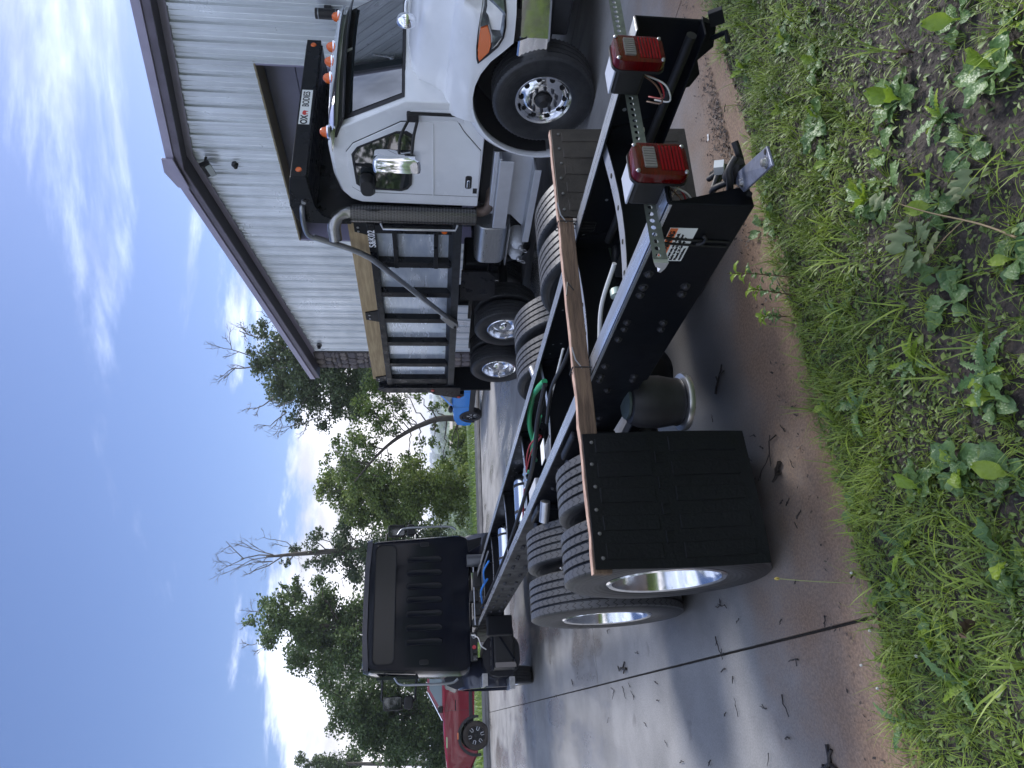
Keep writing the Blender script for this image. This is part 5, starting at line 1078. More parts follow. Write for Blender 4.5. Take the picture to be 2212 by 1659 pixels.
# ---------------- weeds on the verge (placed in the frame of the lot) ----------------
def leafmat(name, c, c2, rough=.45, tl=.25, bump=0):
    m = bpy.data.materials.new(name); m.use_nodes = True; nt = m.node_tree; b = nt.nodes['Principled BSDF']; b.inputs['Roughness'].default_value = rough
    tc = N(nt, 'ShaderNodeTexCoord'); n = N(nt, 'ShaderNodeTexNoise'); n.inputs['Scale'].default_value = 5; n.inputs['Detail'].default_value = 5; L(nt, tc.outputs['Object'], n.inputs['Vector'])
    oi = N(nt, 'ShaderNodeObjectInfo'); geo = N(nt, 'ShaderNodeNewGeometry')
    f = math_node(nt, 'ADD', maprange(nt, n.outputs[0], .3, .7, -.25, .25), math_node(nt, 'MULTIPLY', math_node(nt, 'ADD', oi.outputs['Random'], geo.outputs['Random Per Island']), .5), clamp=True)
    mx_ = N(nt, 'ShaderNodeMix', data_type='RGBA'); L(nt, f, mx_.inputs[0]); mx_.inputs[6].default_value = (*c, 1); mx_.inputs[7].default_value = (*c2, 1)
    L(nt, mx_.outputs[2], b.inputs['Base Color'])
    if bump:
        vo = N(nt, 'ShaderNodeTexVoronoi'); vo.inputs['Scale'].default_value = 110; L(nt, tc.outputs['Object'], vo.inputs['Vector']); bp = N(nt, 'ShaderNodeBump'); bp.inputs['Strength'].default_value = bump; bp.inputs['Distance'].default_value = .004; L(nt, vo.outputs[0], bp.inputs['Height']); L(nt, bp.outputs[0], b.inputs['Normal'])
    tr = N(nt, 'ShaderNodeBsdfTranslucent'); ms = N(nt, 'ShaderNodeMixShader'); ms.inputs[0].default_value = tl; L(nt, mx_.outputs[2], tr.inputs[0]); L(nt, b.outputs[0], ms.inputs[1]); L(nt, tr.outputs[0], ms.inputs[2]); L(nt, ms.outputs[0], nt.nodes['Material Output'].inputs[0])
    return m
GRASS = leafmat('grass_blade', (.035, .085, .012), (.30, .40, .055))
COVER = leafmat('cover_leaf', (.04, .09, .02), (.25, .33, .085))
PLANT = leafmat('plantain_leaf', (.07, .15, .05), (.18, .28, .10), .38, .2, .5)
PLANTY = leafmat('young_leaf', (.19, .32, .03), (.34, .44, .06), .4, .35, .3)
OAKL = leafmat('oak_sprig_leaf', (.13, .20, .085), (.27, .29, .13), .5, .25, .2)
STEM = mat('weed_stem', (.20, .22, .09), .6); STEMB = mat('brown_stem', (.12, .075, .045), .7)
VM = CHM
def vpos(x, y): return VM @ Vector((x, y, verge_h(x, y) if x < 1.5 else 0))
def dens(x, y):
    """how much green there is on the verge"""
    edge = math.exp(-((x-.85)/.42)**2)*1.1
    a = .5+.5*fbm(x*1.9+2, y*1.4-1)
    right = max(0, 1-abs(y+.55)/1.0)*max(0, 1-abs(x-.75)/.75)
    left = max(0, min(1, (y-.3)/.6))*.8
    bare = max(0, 1-math.hypot((x-1.12)/.42, (y+1.25)/.6))*2.2 + max(0, 1-math.hypot((x-.1)/.5, (y-.1)/.7))*.5 + (max(0, 1-abs(y-.05)/.45)*max(0, (x-1.0)/.3))*.6
    return max(.16, min(1, .32+.75*edge*(.4+a)+.8*right+left*a+.3*a*a-bare))
def vedge(y): return 1.10+.05*fbm(y*1.7, 3.3)+.03*fbm(y*6, 1)+(.12 if y < -1.9 else 0)+.05*max(0, min(1, y-.4))
def strips(items, nseg, mname, m, name, label, cat):
    """items: (base, dir angle, length, width, lean, curl) -> one mesh of bent blades, numpy built"""
    K = len(items); A = np.array(items); t = np.linspace(0, 1, nseg+1)
    bx, by, bz, ang, ln, wd, lean, curl = A.T
    s = t[None, :]*ln[:, None]; th = lean[:, None]+curl[:, None]*t[None, :]
    out = np.cumsum(np.sin(th)*ln[:, None]/nseg, 1)-np.sin(th[:, :1])*ln[:, None]/nseg; up = np.cumsum(np.cos(th)*ln[:, None]/nseg, 1)-np.cos(th[:, :1])*ln[:, None]/nseg
    cx, sx = np.cos(ang)[:, None], np.sin(ang)[:, None]
    px_, py_, pz_ = bx[:, None]+out*cx, by[:, None]+out*sx, bz[:, None]+up
    w = wd[:, None]*(1-t[None, :]**1.6*.96)*.5
    lft = np.stack([px_-w*sx, py_+w*cx, pz_], -1); rgt = np.stack([px_+w*sx, py_-w*cx, pz_], -1)
    V = np.stack([lft, rgt], 2).reshape(-1, 3)
    n = (nseg+1)*2; base = np.arange(K)[:, None, None]*n; q = np.arange(nseg)[None, :, None]*2
    F = (base+q+np.array([0, 1, 3, 2])[None, None, :]).reshape(-1, 4)
    return np_mesh(name, V, F, m)
def np_mesh(name, V, F, m):
    me = bpy.data.meshes.new(name); k = F.shape[1]
    me.vertices.add(len(V)); me.vertices.foreach_set('co', np.ascontiguousarray(V, np.float32).ravel())
    me.loops.add(F.size); me.loops.foreach_set('vertex_index', F.astype(np.int32).ravel()); me.polygons.add(len(F)); me.polygons.foreach_set('loop_start', np.arange(0, F.size, k, dtype=np.int32)); me.polygons.foreach_set('loop_total', np.full(len(F), k, np.int32))
    me.polygons.foreach_set('use_smooth', np.ones(len(F), bool)); me.update(calc_edges=True); me.materials.append(m); return me
def grass():
    it = []
    n = 0
    while n < 3800:
        x, y = random.uniform(-1.5, 1.20), random.uniform(-3.0, 2.7)
        if random.random() > dens(x, y) or x > vedge(y): continue
        n += 1; k = random.randint(5, 18); sz = random.uniform(.6, 1.25)*(1.15 if x > .6 else .8); a0 = random.uniform(0, 6.3); z0 = verge_h(x, y)-.004; r0 = random.uniform(.008, .035)
        for q in range(k):
            a = random.uniform(0, 6.3); it.append((x+r0*math.cos(a)*random.random(), y+r0*math.sin(a)*random.random(), z0, a+random.uniform(-.6, .6), sz*random.uniform(.045, .135), random.uniform(.0022, .0052), random.uniform(.05, .7), random.uniform(.2, 1.7)))
    for _ in range(260):  # broad coarse blades
        x, y = random.uniform(-.6, 1.12), random.uniform(-2.6, 2.4)
        if random.random() > dens(x, y)+.1: continue
        a0 = random.uniform(0, 6.3)
        for q in range(random.randint(3, 7)): it.append((x, y, verge_h(x, y)-.003, a0+random.uniform(-1.6, 1.6), random.uniform(.10, .22), random.uniform(.006, .011), random.uniform(.1, .7), random.uniform(.5, 1.6)))
    me = strips(it, 4, 'grass', GRASS, 'grass', '', '')
    o = put('grass', me); o.location = CH_O; o.rotation_euler = (0, 0, CH_RZ); tag(o, 'mixed green grass tufts growing over the dirt verge', 'grass', kind='stuff')
    # sparse fringe of grass beyond the road
    it = []
    for _ in range(9000):
        x, y = 26.0+abs(random.gauss(0, 2.2)), random.uniform(-22, 16); p = chw(x, y); it.append((p.x, p.y, HT(p.x, p.y)-.02, random.uniform(0, 6.3), random.uniform(.10, .32), random.uniform(.02, .04), random.uniform(.05, .5), random.uniform(.2, 1.1)))
    me = strips(it, 3, 'far', leafmat('far_grass', (.13, .22, .03), (.26, .36, .06)), 'far_grass', '', '')
    tag(put('meadow_grass', me), 'bright yellow green grass strip beyond the far kerb and road', 'grass', kind='stuff')
grass()
def cover():
    V = []; F = []; n = 0
    P = []
    while n < 42000:
        x, y = random.uniform(-1.6, 1.2), random.uniform(-3.0, 2.7)
        if random.random() > .10+.8*dens(x, y) or x > vedge(y): continue
        P.append((x, y)); n += 1
    P = np.array(P); K = len(P); z = np.array([verge_h(a, b) for a, b in P])+RNG.uniform(.004, .05, K)*RNG.uniform(.2, 1, K)
    ang = RNG.uniform(0, 6.3, K); ln = RNG.uniform(.008, .032, K)*(1+.5*(RNG.uniform(0,1,K)>.9)); wd = ln*RNG.uniform(.3, .7, K); tilt = RNG.uniform(-.5, .8, K)
    c, s = np.cos(ang), np.sin(ang); ct, st = np.cos(tilt), np.sin(tilt)
    def pt(u, v, dz): return np.stack([P[:, 0]+u*ln*ct*c-v*wd*s, P[:, 1]+u*ln*ct*s+v*wd*c, z+u*ln*st+dz*ln], -1)
    V = np.stack([pt(-.5, 0, 0), pt(-.05, .5, .12), pt(.5, 0, -.12), pt(-.05, -.5, .12), pt(0, 0, 0)], 1).reshape(-1, 3)
    b = np.arange(K)[:, None, None]*5; F = (b+np.array([[0, 4, 1], [1, 4, 2], [2, 4, 3], [3, 4, 0]])[None]).reshape(-1, 3)
    o = put('ground_cover', np_mesh('ground_cover', V, F, COVER)); o.location = CH_O; o.rotation_euler = (0, 0, CH_RZ); tag(o, 'small round leaved weeds carpeting the dirt verge', 'weeds', kind='stuff')
    # bark chips and leaf litter
    K = 13000; P = np.stack([RNG.uniform(-1.6, 1.40, K), RNG.uniform(-3.0, 2.7, K)], -1)
    k2 = 5200; P[:k2] = np.stack([RNG.normal(1.17, .13, k2), RNG.normal(-1.25, .36, k2)], -1); z = np.array([verge_h(a, b) if a < 1.25 else max(.004, verge_h(a, b)) for a, b in P])+RNG.uniform(.001, .012, K)
    ang = RNG.uniform(0, 6.3, K); ln = RNG.uniform(.004, .026, K); wd = ln*RNG.uniform(.15, .7, K); tilt = RNG.uniform(-.8, .8, K); c, s, ct, st = np.cos(ang), np.sin(ang), np.cos(tilt), np.sin(tilt)
    V = np.stack([pt(-.5, .1, 0), pt(-.1, .5, .1), pt(.5, .1, .05), pt(.1, -.5, -.05)], 1).reshape(-1, 3); F = np.arange(K*4).reshape(-1, 4)
    lit = bpy.data.materials.new('litter'); lit.use_nodes = True; nt = lit.node_tree; g_ = N(nt, 'ShaderNodeNewGeometry'); cr = N(nt, 'ShaderNodeValToRGB'); cr.color_ramp.elements[0].color = (.02, .015, .012, 1); cr.color_ramp.elements[1].color = (.17, .13, .10, 1); e = cr.color_ramp.elements.new(.75); e.color = (.065, .048, .036, 1); L(nt, g_.outputs['Random Per Island'], cr.inputs[0]); L(nt, cr.outputs[0], nt.nodes['Principled BSDF'].inputs['Base Color']); nt.nodes['Principled BSDF'].inputs['Roughness'].default_value = .6
    o = put('leaf_litter', np_mesh('leaf_litter', V, F, lit)); o.location = CH_O; o.rotation_euler = (0, 0, CH_RZ); tag(o, 'dark bark chips and rotted leaf bits on the verge soil', 'leaf litter', kind='stuff')
cover()
def broad_leaf(m, Lf, W, curl, fold, wave=.006, stalk=.3, nl=9, nw=4):
    v = []; f = []
    for i in range(nl+1):
        t = i/nl; tb = max(0, (t-stalk)/(1-stalk)); w = W*(math.sin(math.pi*min(1, tb**.8*.97+.02))**.75 if tb > 0 else .0)*.5+.0035
        th = .5+curl*t; px_ = sum(math.cos(.9-curl*k/nl)*Lf/nl for k in range(i)); pz = sum(math.sin(.9-curl*k/nl)*Lf/nl for k in range(i))
        for j in range(nw+1):
            s = j/nw*2-1; v.append((px_, s*w, pz+fold*abs(s)*w+(wave*math.sin(t*17+s*3)+wave*.6*math.sin(abs(s)*9))*(1 if tb > 0 else 0)))
    for i in range(nl):
        for j in range(nw): a = i*(nw+1)+j; f.append((a, a+1, a+nw+2, a+nw+1))
    mb = MB(); mb.v = v; mb.f = f; return mb.mesh('leaf', m, 70)
LEAVES = [broad_leaf(PLANT, .115, .06, 1.2, .15), broad_leaf(PLANT, .13, .07, 1.55, .1, .008), broad_leaf(PLANT, .10, .055, 1.7, .2), broad_leaf(PLANT, .14, .065, 1.0, .25, .009)]
YOUNG = [broad_leaf(PLANTY, .10, .042, 1.0, .3), broad_leaf(PLANTY, .12, .05, .7, .35)]
def plantain(x, y, n, sc, label, young=1, group='plantain weeds on the verge'):
    T = thing('plantain_weed', label, 'weed', vpos(x, y), random.uniform(0, 6.3), group)
    a0 = random.uniform(0, 6.3)
    for k in range(n):
        put('leaf', random.choice(LEAVES), T, loc=(0, 0, .004), rot=(random.uniform(-.25, .25), random.uniform(-.15, .3), a0+k*2.4+random.uniform(-.3, .3)), scale=sc*random.uniform(.55, 1.0))
    for k in range(young): put('leaf', random.choice(YOUNG), T, loc=(0, 0, .006), rot=(random.uniform(-.2, .2), random.uniform(-.55, -.1), random.uniform(0, 6.3)), scale=sc*random.uniform(.6, .95))
    return T
LMK = []
USED = set()
def place_label(kind, p):
    """say where a small thing lies by the nearest findable thing"""
    l = chl(p)
    for nm, q in sorted(LMK, key=lambda e: (e[1]-Vector(p)).length):
        d = chl(q); dx, dy = l.x-d.x, l.y-d.y
        w = ('on the concrete side of' if dx > 0 else 'on the viewer side of') if abs(dx) > abs(dy) else ('on the pickup side of' if dy > 0 else 'on the white truck side of')
        s_ = '%s %s the %s' % (kind, w, nm)
        if s_ not in USED: USED.add(s_); return s_
    return kind
def vg(x, y):
    l = chl(gnd(x, y, .04)); return l.x, l.y
spots = [((1770, 255), 7, 1.25, 'large puckered plantain beside the thin reddish twig patch', 2), ((1945, 215), 9, 1.35, 'biggest crinkled plantain rosette below the nearer tail light', 2), ((2160, 150), 7, 1.1, 'plantain rosette in the verge corner nearest viewer and white truck', 1), ((2080, 40), 6, 1.0, 'upright plantain at the picture edge on the white truck side', 1),
    ((1870, 430), 9, 1.15, 'plantain with yellow young leaves beside the oak sprig', 4), ((1920, 330), 5, 1.0, 'flat plantain between two larger rosettes', 1), ((1790, 345), 5, 1.05, 'plantain leaves lying among bright grass', 1), ((2190, 560), 6, .9, 'small plantain between the oak sprig and the viewer', 1), ((2050, 650), 6, 1.2, 'plantain with two big flat leaves and bare soil around', 0),
    ((2150, 860), 7, 1.0, 'mixed leafy rosette close to the viewer mid verge', 2), ((2060, 1010), 8, 1.25, 'dense plantain with broad leaves in mid verge', 2), ((2180, 1030), 6, 1.05, 'plantain close to the viewer below the rubber flap', 1), ((1990, 1060), 6, 1.0, 'leaning plantain close to the grass fringe', 2),
    ((2170, 1210), 7, 1.1, 'plantain with blotched leaves close to the viewer beyond the slab joint', 1), ((1830, 1110), 4, .9, 'low plantain at the concrete edge', 0), ((1890, 1290), 6, .9, 'plantain growing out of the slab joint', 1), ((2000, 1390), 5, .8, 'yellow green dock leaf rosette in the grass past the slab joint', 3), ((1600, 150), 4, 1.1, 'upright yellow plantain by the hitch bracket', 3), ((1760, 130), 6, 1.0, 'plantain in the grass behind the bark chips', 1), ((1660, 480), 6, 1.0, 'puckered pale plantain beside the hanging plate', 1), ((1690, 90), 5, 1.0, 'leafy weed at the grass corner near the hitch bracket', 3), ((2030, 440), 5, .95, 'plantain in bare soil on the tail light side of the oak sprig', 1), ((2110, 330), 6, 1.05, 'blue green plantain near the viewer beside the biggest rosette', 0)]
for (a, b), n, sc, lab, yg in spots:
    x, y = vg(a, b); plantain(x, y, n, sc, lab, yg); LMK.append((' '.join(lab.split()[:3]), vpos(x, y)))
LMK += [('oak sprig', gnd(2060, 470)), ('hanging steel plate', gnd(1660, 390)), ('rubber flap', gnd(1690, 1080)), ('slab joint end', gnd(1840, 1285)), ('tall weed sprouts', gnd(1700, 640)), ('dandelion stalk', gnd(1830, 1262)), ('hitch bracket', gnd(1560, 120)), ('bark chip patch', gnd(1560, 260)), ('left rear tyre', gnd(1600, 1330)), ('forward left tyre', gnd(1450, 1370)), ('bark clump on the joint', gnd(1345, 1445)), ('broken stick', gnd(1790, 1650)), ('white paper scrap', gnd(1530, 297)), ('slab joint middle', gnd(1500, 1410))]
for _ in range(46):
    for q in range(30):
        x, y = random.uniform(-1.3, 1.2), random.uniform(-2.6, 2.3)
        if random.random() < .35+.5*dens(x, y): break
    plantain(x, y, random.randint(3, 6), random.uniform(.4, .8), place_label('small weed seedling', vpos(x, y)), random.randint(0, 2), 'small weed seedlings')
def jag_leaf(m, Lf=.13, W=.035):
    v = []; f = []; n = 14
    for i in range(n+1):
        t = i/n; w = W*(.25+.75*math.sin(math.pi*min(1, t*.95+.04)))*(1.0 if i % 2 else .42)*.5+.002; th = .75-1.1*t
        x = sum(math.cos(.75-1.1*k/n)*Lf/n for k in range(i)); z = sum(math.sin(.75-1.1*k/n)*Lf/n for k in range(i)); back = (-.006 if i % 2 else 0)
        v += [(x+back, w, z+.004), (x, 0, z), (x+back, -w, z+.004)]
    for i in range(n): f += [(3*i, 3*i+1, 3*i+4, 3*i+3), (3*i+1, 3*i+2, 3*i+5, 3*i+4)]
    mb = MB(); mb.v = v; mb.f = f; return mb.mesh('leaf', m, 70)
JAG = [jag_leaf(PLANT), jag_leaf(PLANTY, .12, .03), jag_leaf(PLANT, .16, .04)]
for a, b, sc, lab in ((1970, 780, 1.0, 'dandelion rosette with jagged leaves in mid verge soil'), (2130, 800, 1.1, 'dandelion rosette close to the viewer mid verge'), (1950, 1180, .9, 'dandelion rosette in the grass near the slab joint'), (2060, 1480, .9, 'dandelion rosette close to the viewer past the slab joint'), (1800, 680, .8, 'dandelion rosette behind the weed sprouts'), (1850, 880, .9, 'dandelion rosette near the concrete edge mid verge'), (2040, 250, .8, 'dandelion rosette between two big plantains below the tail lights'), (1930, 1560, .8, 'dandelion rosette at the picture edge below the pickup side')):
    x, y = vg(a, b); T = thing('dandelion_plant', lab, 'weed', vpos(x, y), random.uniform(0, 6), 'dandelion rosettes')
    for k in range(random.randint(9, 13)): put('leaf', random.choice(JAG), T, loc=(0, 0, .004), rot=(random.uniform(-.3, .3), random.uniform(-.35, .35), k*2.4+random.uniform(-.3, .3)), scale=sc*random.uniform(.6, 1.1))
# tall sprouting weed at the concrete edge
def sprout(x, y, h, lean, label, nleaf=16, group='tall leafy weed sprouts'):
    T = thing('tall_weed', label, 'weed', vpos(x, y), 0, group); top = Vector((lean[0], lean[1], h))
    path = smoothpath([(0, 0, 0), tuple(top*.5+Vector((.01, .015, .02))), tuple(top)], 6); MB().tube(path, [.0035*(1-.6*i/len(path)) for i in range(len(path))], 6).build('stem', STEMB, T, smooth=60)
    lf = broad_leaf(PLANTY, .055, .014, 1.6, .3, .002, .08, 7, 2); lf2 = broad_leaf(PLANT, .055, .018, 1.4, .25, .002, .08, 7, 2)
    for k in range(nleaf):
        t = .25+.75*k/nleaf; p = path[min(len(path)-1, int(t*(len(path)-1)))]
        put('leaf', lf if k > nleaf*.5 else lf2, T, loc=p, rot=(random.uniform(-.3, .3), random.uniform(-.3, .3), k*2.4), scale=random.uniform(.7, 1.2))
for a, b, h, ln, lab in ((1705, 600, .34, (.02, .03), 'tallest reddish weed sprout standing before the left rail'), (1700, 640, .27, (.03, -.02), 'second weed sprout leaning over the wet concrete'), (1690, 685, .20, (-.01, -.05), 'shortest weed sprout beside the two taller ones')):
    x, y = vg(a, b); sprout(x, y, h, ln, lab)
# oak sprig lying over the verge
def oak_sprig():
    x, y = vg(2110, 470); T = thing('oak_sprig', 'fallen oak twig with pale lobed leaves across the verge', 'oak twig', vpos(x, y), 0)
    w2l = lambda a, b, z: T_inv @ gnd(a, b, z)
    T_inv = Matrix.Translation(vpos(x, y)).inverted()
    main = smoothpath([w2l(2212, 520, .06), w2l(2120, 485, .08), w2l(2010, 460, .11), w2l(1940, 440, .13)], 5); MB().tube(main, [.004-.0025*i/len(main) for i in range(len(main))], 6).build('stem', mat('twig_tan', (.30, .22, .12), .6), T, smooth=60)
    br = smoothpath([w2l(2080, 477, .09), w2l(2040, 515, .10), w2l(2005, 560, .10)], 4); MB().tube(br, .0015, 6).build('side_stem', mat('twig_tan', (.30, .22, .12), .6), T, smooth=60)
    half = [(0, .04), (.12, .06), (.2, .22), (.28, .26), (.33, .10), (.42, .12), (.5, .36), (.6, .40), (.64, .16), (.72, .15), (.8, .27), (.88, .24), (.95, .10), (1, 0)]
    def oleaf(s, m):
        mb = MB(); v = []
        for t, w in half: v += [(t*s, w*s, .02*s*math.sin(t*6)-.05*s*t*t), (t*s, 0, .03*s*math.sin(t*6)-.05*s*t*t+.01), (t*s, -w*s, .02*s*math.sin(t*5+1)-.05*s*t*t)]
        f = []
        for i in range(len(half)-1): f += [(3*i, 3*i+1, 3*i+4, 3*i+3), (3*i+1, 3*i+2, 3*i+5, 3*i+4)]
        mb.v = v; mb.f = f; return mb.mesh('leaf', m, 70)
    ol = [oleaf(.12, OAKL), oleaf(.10, OAKL), oleaf(.13, PLANT)]
    for a, b, z, rz, s in ((1935, 425, .13, 2.0, 1.0), (1925, 445, .12, 1.0, .9), (1960, 470, .10, 3.0, 1.1), (1985, 480, .09, -2.4, 1.0), (2010, 430, .12, .4, .9), (2030, 500, .10, 2.6, .9), (2000, 560, .10, 1.8, .9), (1985, 540, .09, 2.9, 1.0), (2070, 440, .09, .2, .8), (2090, 430, .10, -.3, .8), (1940, 400, .1, .6, .9), (1975, 520, .08, 3.4, 1.1)):
        put('leaf', random.choice(ol), T, loc=w2l(a, b, z), rot=(random.uniform(-.7, .7), random.uniform(-.5, .4), rz), scale=s)
oak_sprig()
# dandelion stalk and clover flowers
x, y = vg(1835, 1262); T = thing('dandelion_stalk', 'pale dandelion stalk with a closed head leaning over concrete', 'dandelion', vpos(x, y), 0)
tip = Matrix.Translation(vpos(x, y)).inverted() @ gnd(1680, 1250, .25); MB().tube(smoothpath([(0, 0, 0), tuple(tip*.5+Vector((0, 0, .03))), tuple(tip)]), .0022, 6).build('stalk', STEM, T); MB().lathe([(.001, -.01), (.006, -.004), (.007, .006), (.003, .014), (.001, .016)], 10, 'z', tuple(tip)).build('flower_head', mat('bud_yellow', (.45, .36, .10), .6), T, smooth=60)
for a, b in ((1845, 1240), (1885, 1365), (1860, 1440), (1900, 1490), (1990, 1420)):
    x, y = vg(a, b); T = thing('clover_flower', place_label('tiny white clover flower', vpos(x, y)), 'flower', vpos(x, y), 0, 'white clover flowers')
    MB().tube([(0, 0, 0), (.004, .003, .06)], .0012, 5).build('stalk', STEM, T); MB().lathe([(.001, .057), (.004, .059), (.0055, .063), (.004, .068), (.001, .069)], 9, 'z', (.004, .003, 0)).build('bloom', mat('clover_white', (.5, .5, .47), .8), T)
# dead leaves
DL = mat('dead_leaf', (.10, .065, .045), .6, var=.4, vscale=20)
for a, b, s, lab in ((1980, 115, 1.2, 'curled brown dead leaf in the soil below the tail lights'), (2110, 1350, 1.5, 'reddish brown dead leaf lying near the viewer past the joint'), (1830, 1240, .8, 'brown dead leaf caught in the grass at the slab joint'), (2150, 590, .7, 'yellow brown leaf scrap beside the oak sprig stem')):
    x, y = vg(a, b); o = put('dead_leaf', broad_leaf(DL, .055, .026, 1.2, .6, .004, .05), None, loc=vpos(x, y)+Vector((0, 0, .012)), rot=(.3, -.75, random.uniform(0, 6)), scale=s); tag(o, lab, 'dead leaf')
# twigs and bark on the concrete
TW = mat('wet_twig', (.022, .017, .014), .5, var=.4, vscale=30, bump=.4, bscale=80)
def twig(a, b, ln, lab, group=None, r=.0035, forks=2):
    p = gnd(a, b, .006); T = thing('twig', lab, 'twig', p, random.uniform(0, 6.3), group); k = 5
    pts = [(ln*(i/k-.5), random.uniform(-.08, .08)*ln, .004+random.uniform(0, .006)) for i in range(k+1)]
    MB().tube(pts, [r*(1-.5*i/k) for i in range(k+1)], 6).build('stick', TW, T, smooth=50)
    for q in range(forks): i = random.randint(1, 4); MB().tube([pts[i], (pts[i][0]+random.uniform(-.3, .3)*ln, pts[i][1]+random.uniform(-.3, .3)*ln, .006)], r*.6, 5).build('side_twig', TW, T)
for a, b, ln, lab, r in ((1345, 1445, .30, 'clump of dark bark strips on the slab joint', .012), (1790, 1650, .16, 'thick broken stick on the slab at the verge corner', .014), (1720, 660, .55, 'long dark root strand on wet concrete below the left rail', .005), (1680, 1020, .12, 'brown wood chip beside the rubber flap', .012), (1555, 820, .2, 'dark bark strip under the frame', .008), (1660, 990, .3, 'thin dark root next to the rubber flap', .004), (1560, 1310, .16, 'curved thin twig crossing the slab joint', .004), (1555, 1400, .14, 'thin curved twig on the slab just past the joint', .004)):
    twig(a, b, ln, lab, r=r, forks=4)
for _ in range(32):
    a, b = random.uniform(1180, 1820), random.uniform(1300, 1655)
    if a > 1840-(b-1285)*.0+60 or b < 1300+(1500-a)*.1: continue
    twig(a, b, random.uniform(.02, .10)*(1 if a > 1400 else 1.6), place_label('small dark twig', gnd(a, b)), 'small twigs on the slabs', random.uniform(.002, .0045), random.randint(0, 2))
for _ in range(26):
    a, b = random.uniform(1500, 1740), random.uniform(900, 1290) if random.random() < .7 else random.uniform(30, 330)
    twig(a, b, random.uniform(.015, .06), place_label('tiny dark twig', gnd(a, b)), 'tiny twigs near the verge', random.uniform(.002, .004), 1)
p = gnd(1530, 297, .004); o = MB().add([(-.02, -.008, 0), (.0, -.012, .004), (.022, -.004, .001), (.02, .008, .006), (0, .006, .002), (-.022, .007, .005)], [(0, 1, 4, 5), (1, 2, 3, 4)]).build('paper_scrap', mat('paper_white', (.7, .7, .68), .7)); o.location = p; tag(o, 'small white paper scrap on the concrete beside bark chips', 'paper scrap')
# ---------------- trees ----------------
BARK = mat('bark', (.10, .085, .07), .9, var=.5, vscale=10, bump=.9, bscale=14, stretch=(1, 1, .25))
DEADW = mat('dead_wood', (.20, .18, .16), .85, var=.3, vscale=10)
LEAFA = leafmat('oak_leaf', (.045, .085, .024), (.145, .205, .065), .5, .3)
LEAFB = leafmat('sunny_leaf', (.08, .135, .026), (.25, .31, .075), .5, .35)  # brighter, yellower copy; the sunlit look is in the colour
LEAFC = leafmat('shade_leaf', (.038, .070, .028), (.115, .155, .062), .5, .25)  # darker copy; the shaded look is in the colour
def leaf_cloud(centers, radii, counts, size, flat=.8):
    C_ = np.repeat(np.array(centers), counts, 0); Rr = np.repeat(np.array(radii), counts); K = len(C_)
    d = RNG.normal(size=(K, 3)); d /= np.linalg.norm(d, axis=1)[:, None]; rr = RNG.uniform(.15, 1, K)**.5
    p = C_+d*(rr*Rr)[:, None]*np.array([1, 1, flat])
    a = RNG.normal(size=(K, 3)); a[:, 2] *= .6; a /= np.linalg.norm(a, axis=1)[:, None]; b = np.cross(a, RNG.normal(size=(K, 3))); b /= np.linalg.norm(b, axis=1)[:, None]
    s = size*RNG.uniform(.55, 1.25, K)[:, None]; a = a*s*.5; b = b*s*.32
    V = np.stack([p-a, p-a*.1+b, p+a, p-a*.1-b], 1).reshape(-1, 3); return V, np.arange(K*4).reshape(-1, 4)
def branch(mb, a, b, r0, r1, wob=.08, n=6):
    a, b = Vector(a), Vector(b); ln = (b-a).length; pts = [a]
    for i in range(1, n): pts.append(a.lerp(b, i/n)+Vector((random.gauss(0, 1), random.gauss(0, 1), random.gauss(0, 1)+.5*math.sin(math.pi*i/n)))*ln*wob*.5)
    pts.append(b); mb.tube(pts, [r0+(r1-r0)*i/n for i in range(n+1)], 6); return pts
def bare(mb, p, d, ln, r, depth):
    p = Vector(p); d = Vector(d).normalized(); q = p+d*ln; m = p.lerp(q, .5)+Vector((random.gauss(0, 1), random.gauss(0, 1), random.gauss(0, 1)))*ln*.06
    mb.tube([p, m, q], [r, r*.8, r*.6], 5)
    if depth == 0: return
    for k in range(random.choice((2, 3, 3))):
        t = random.uniform(.3, 1); s = p.lerp(q, t); dd = (d+Vector((random.gauss(0, 1), random.gauss(0, .5), random.gauss(0, 1)))*.55).normalized(); bare(mb, s, dd, ln*random.uniform(.4, .75), r*.6, depth-1)
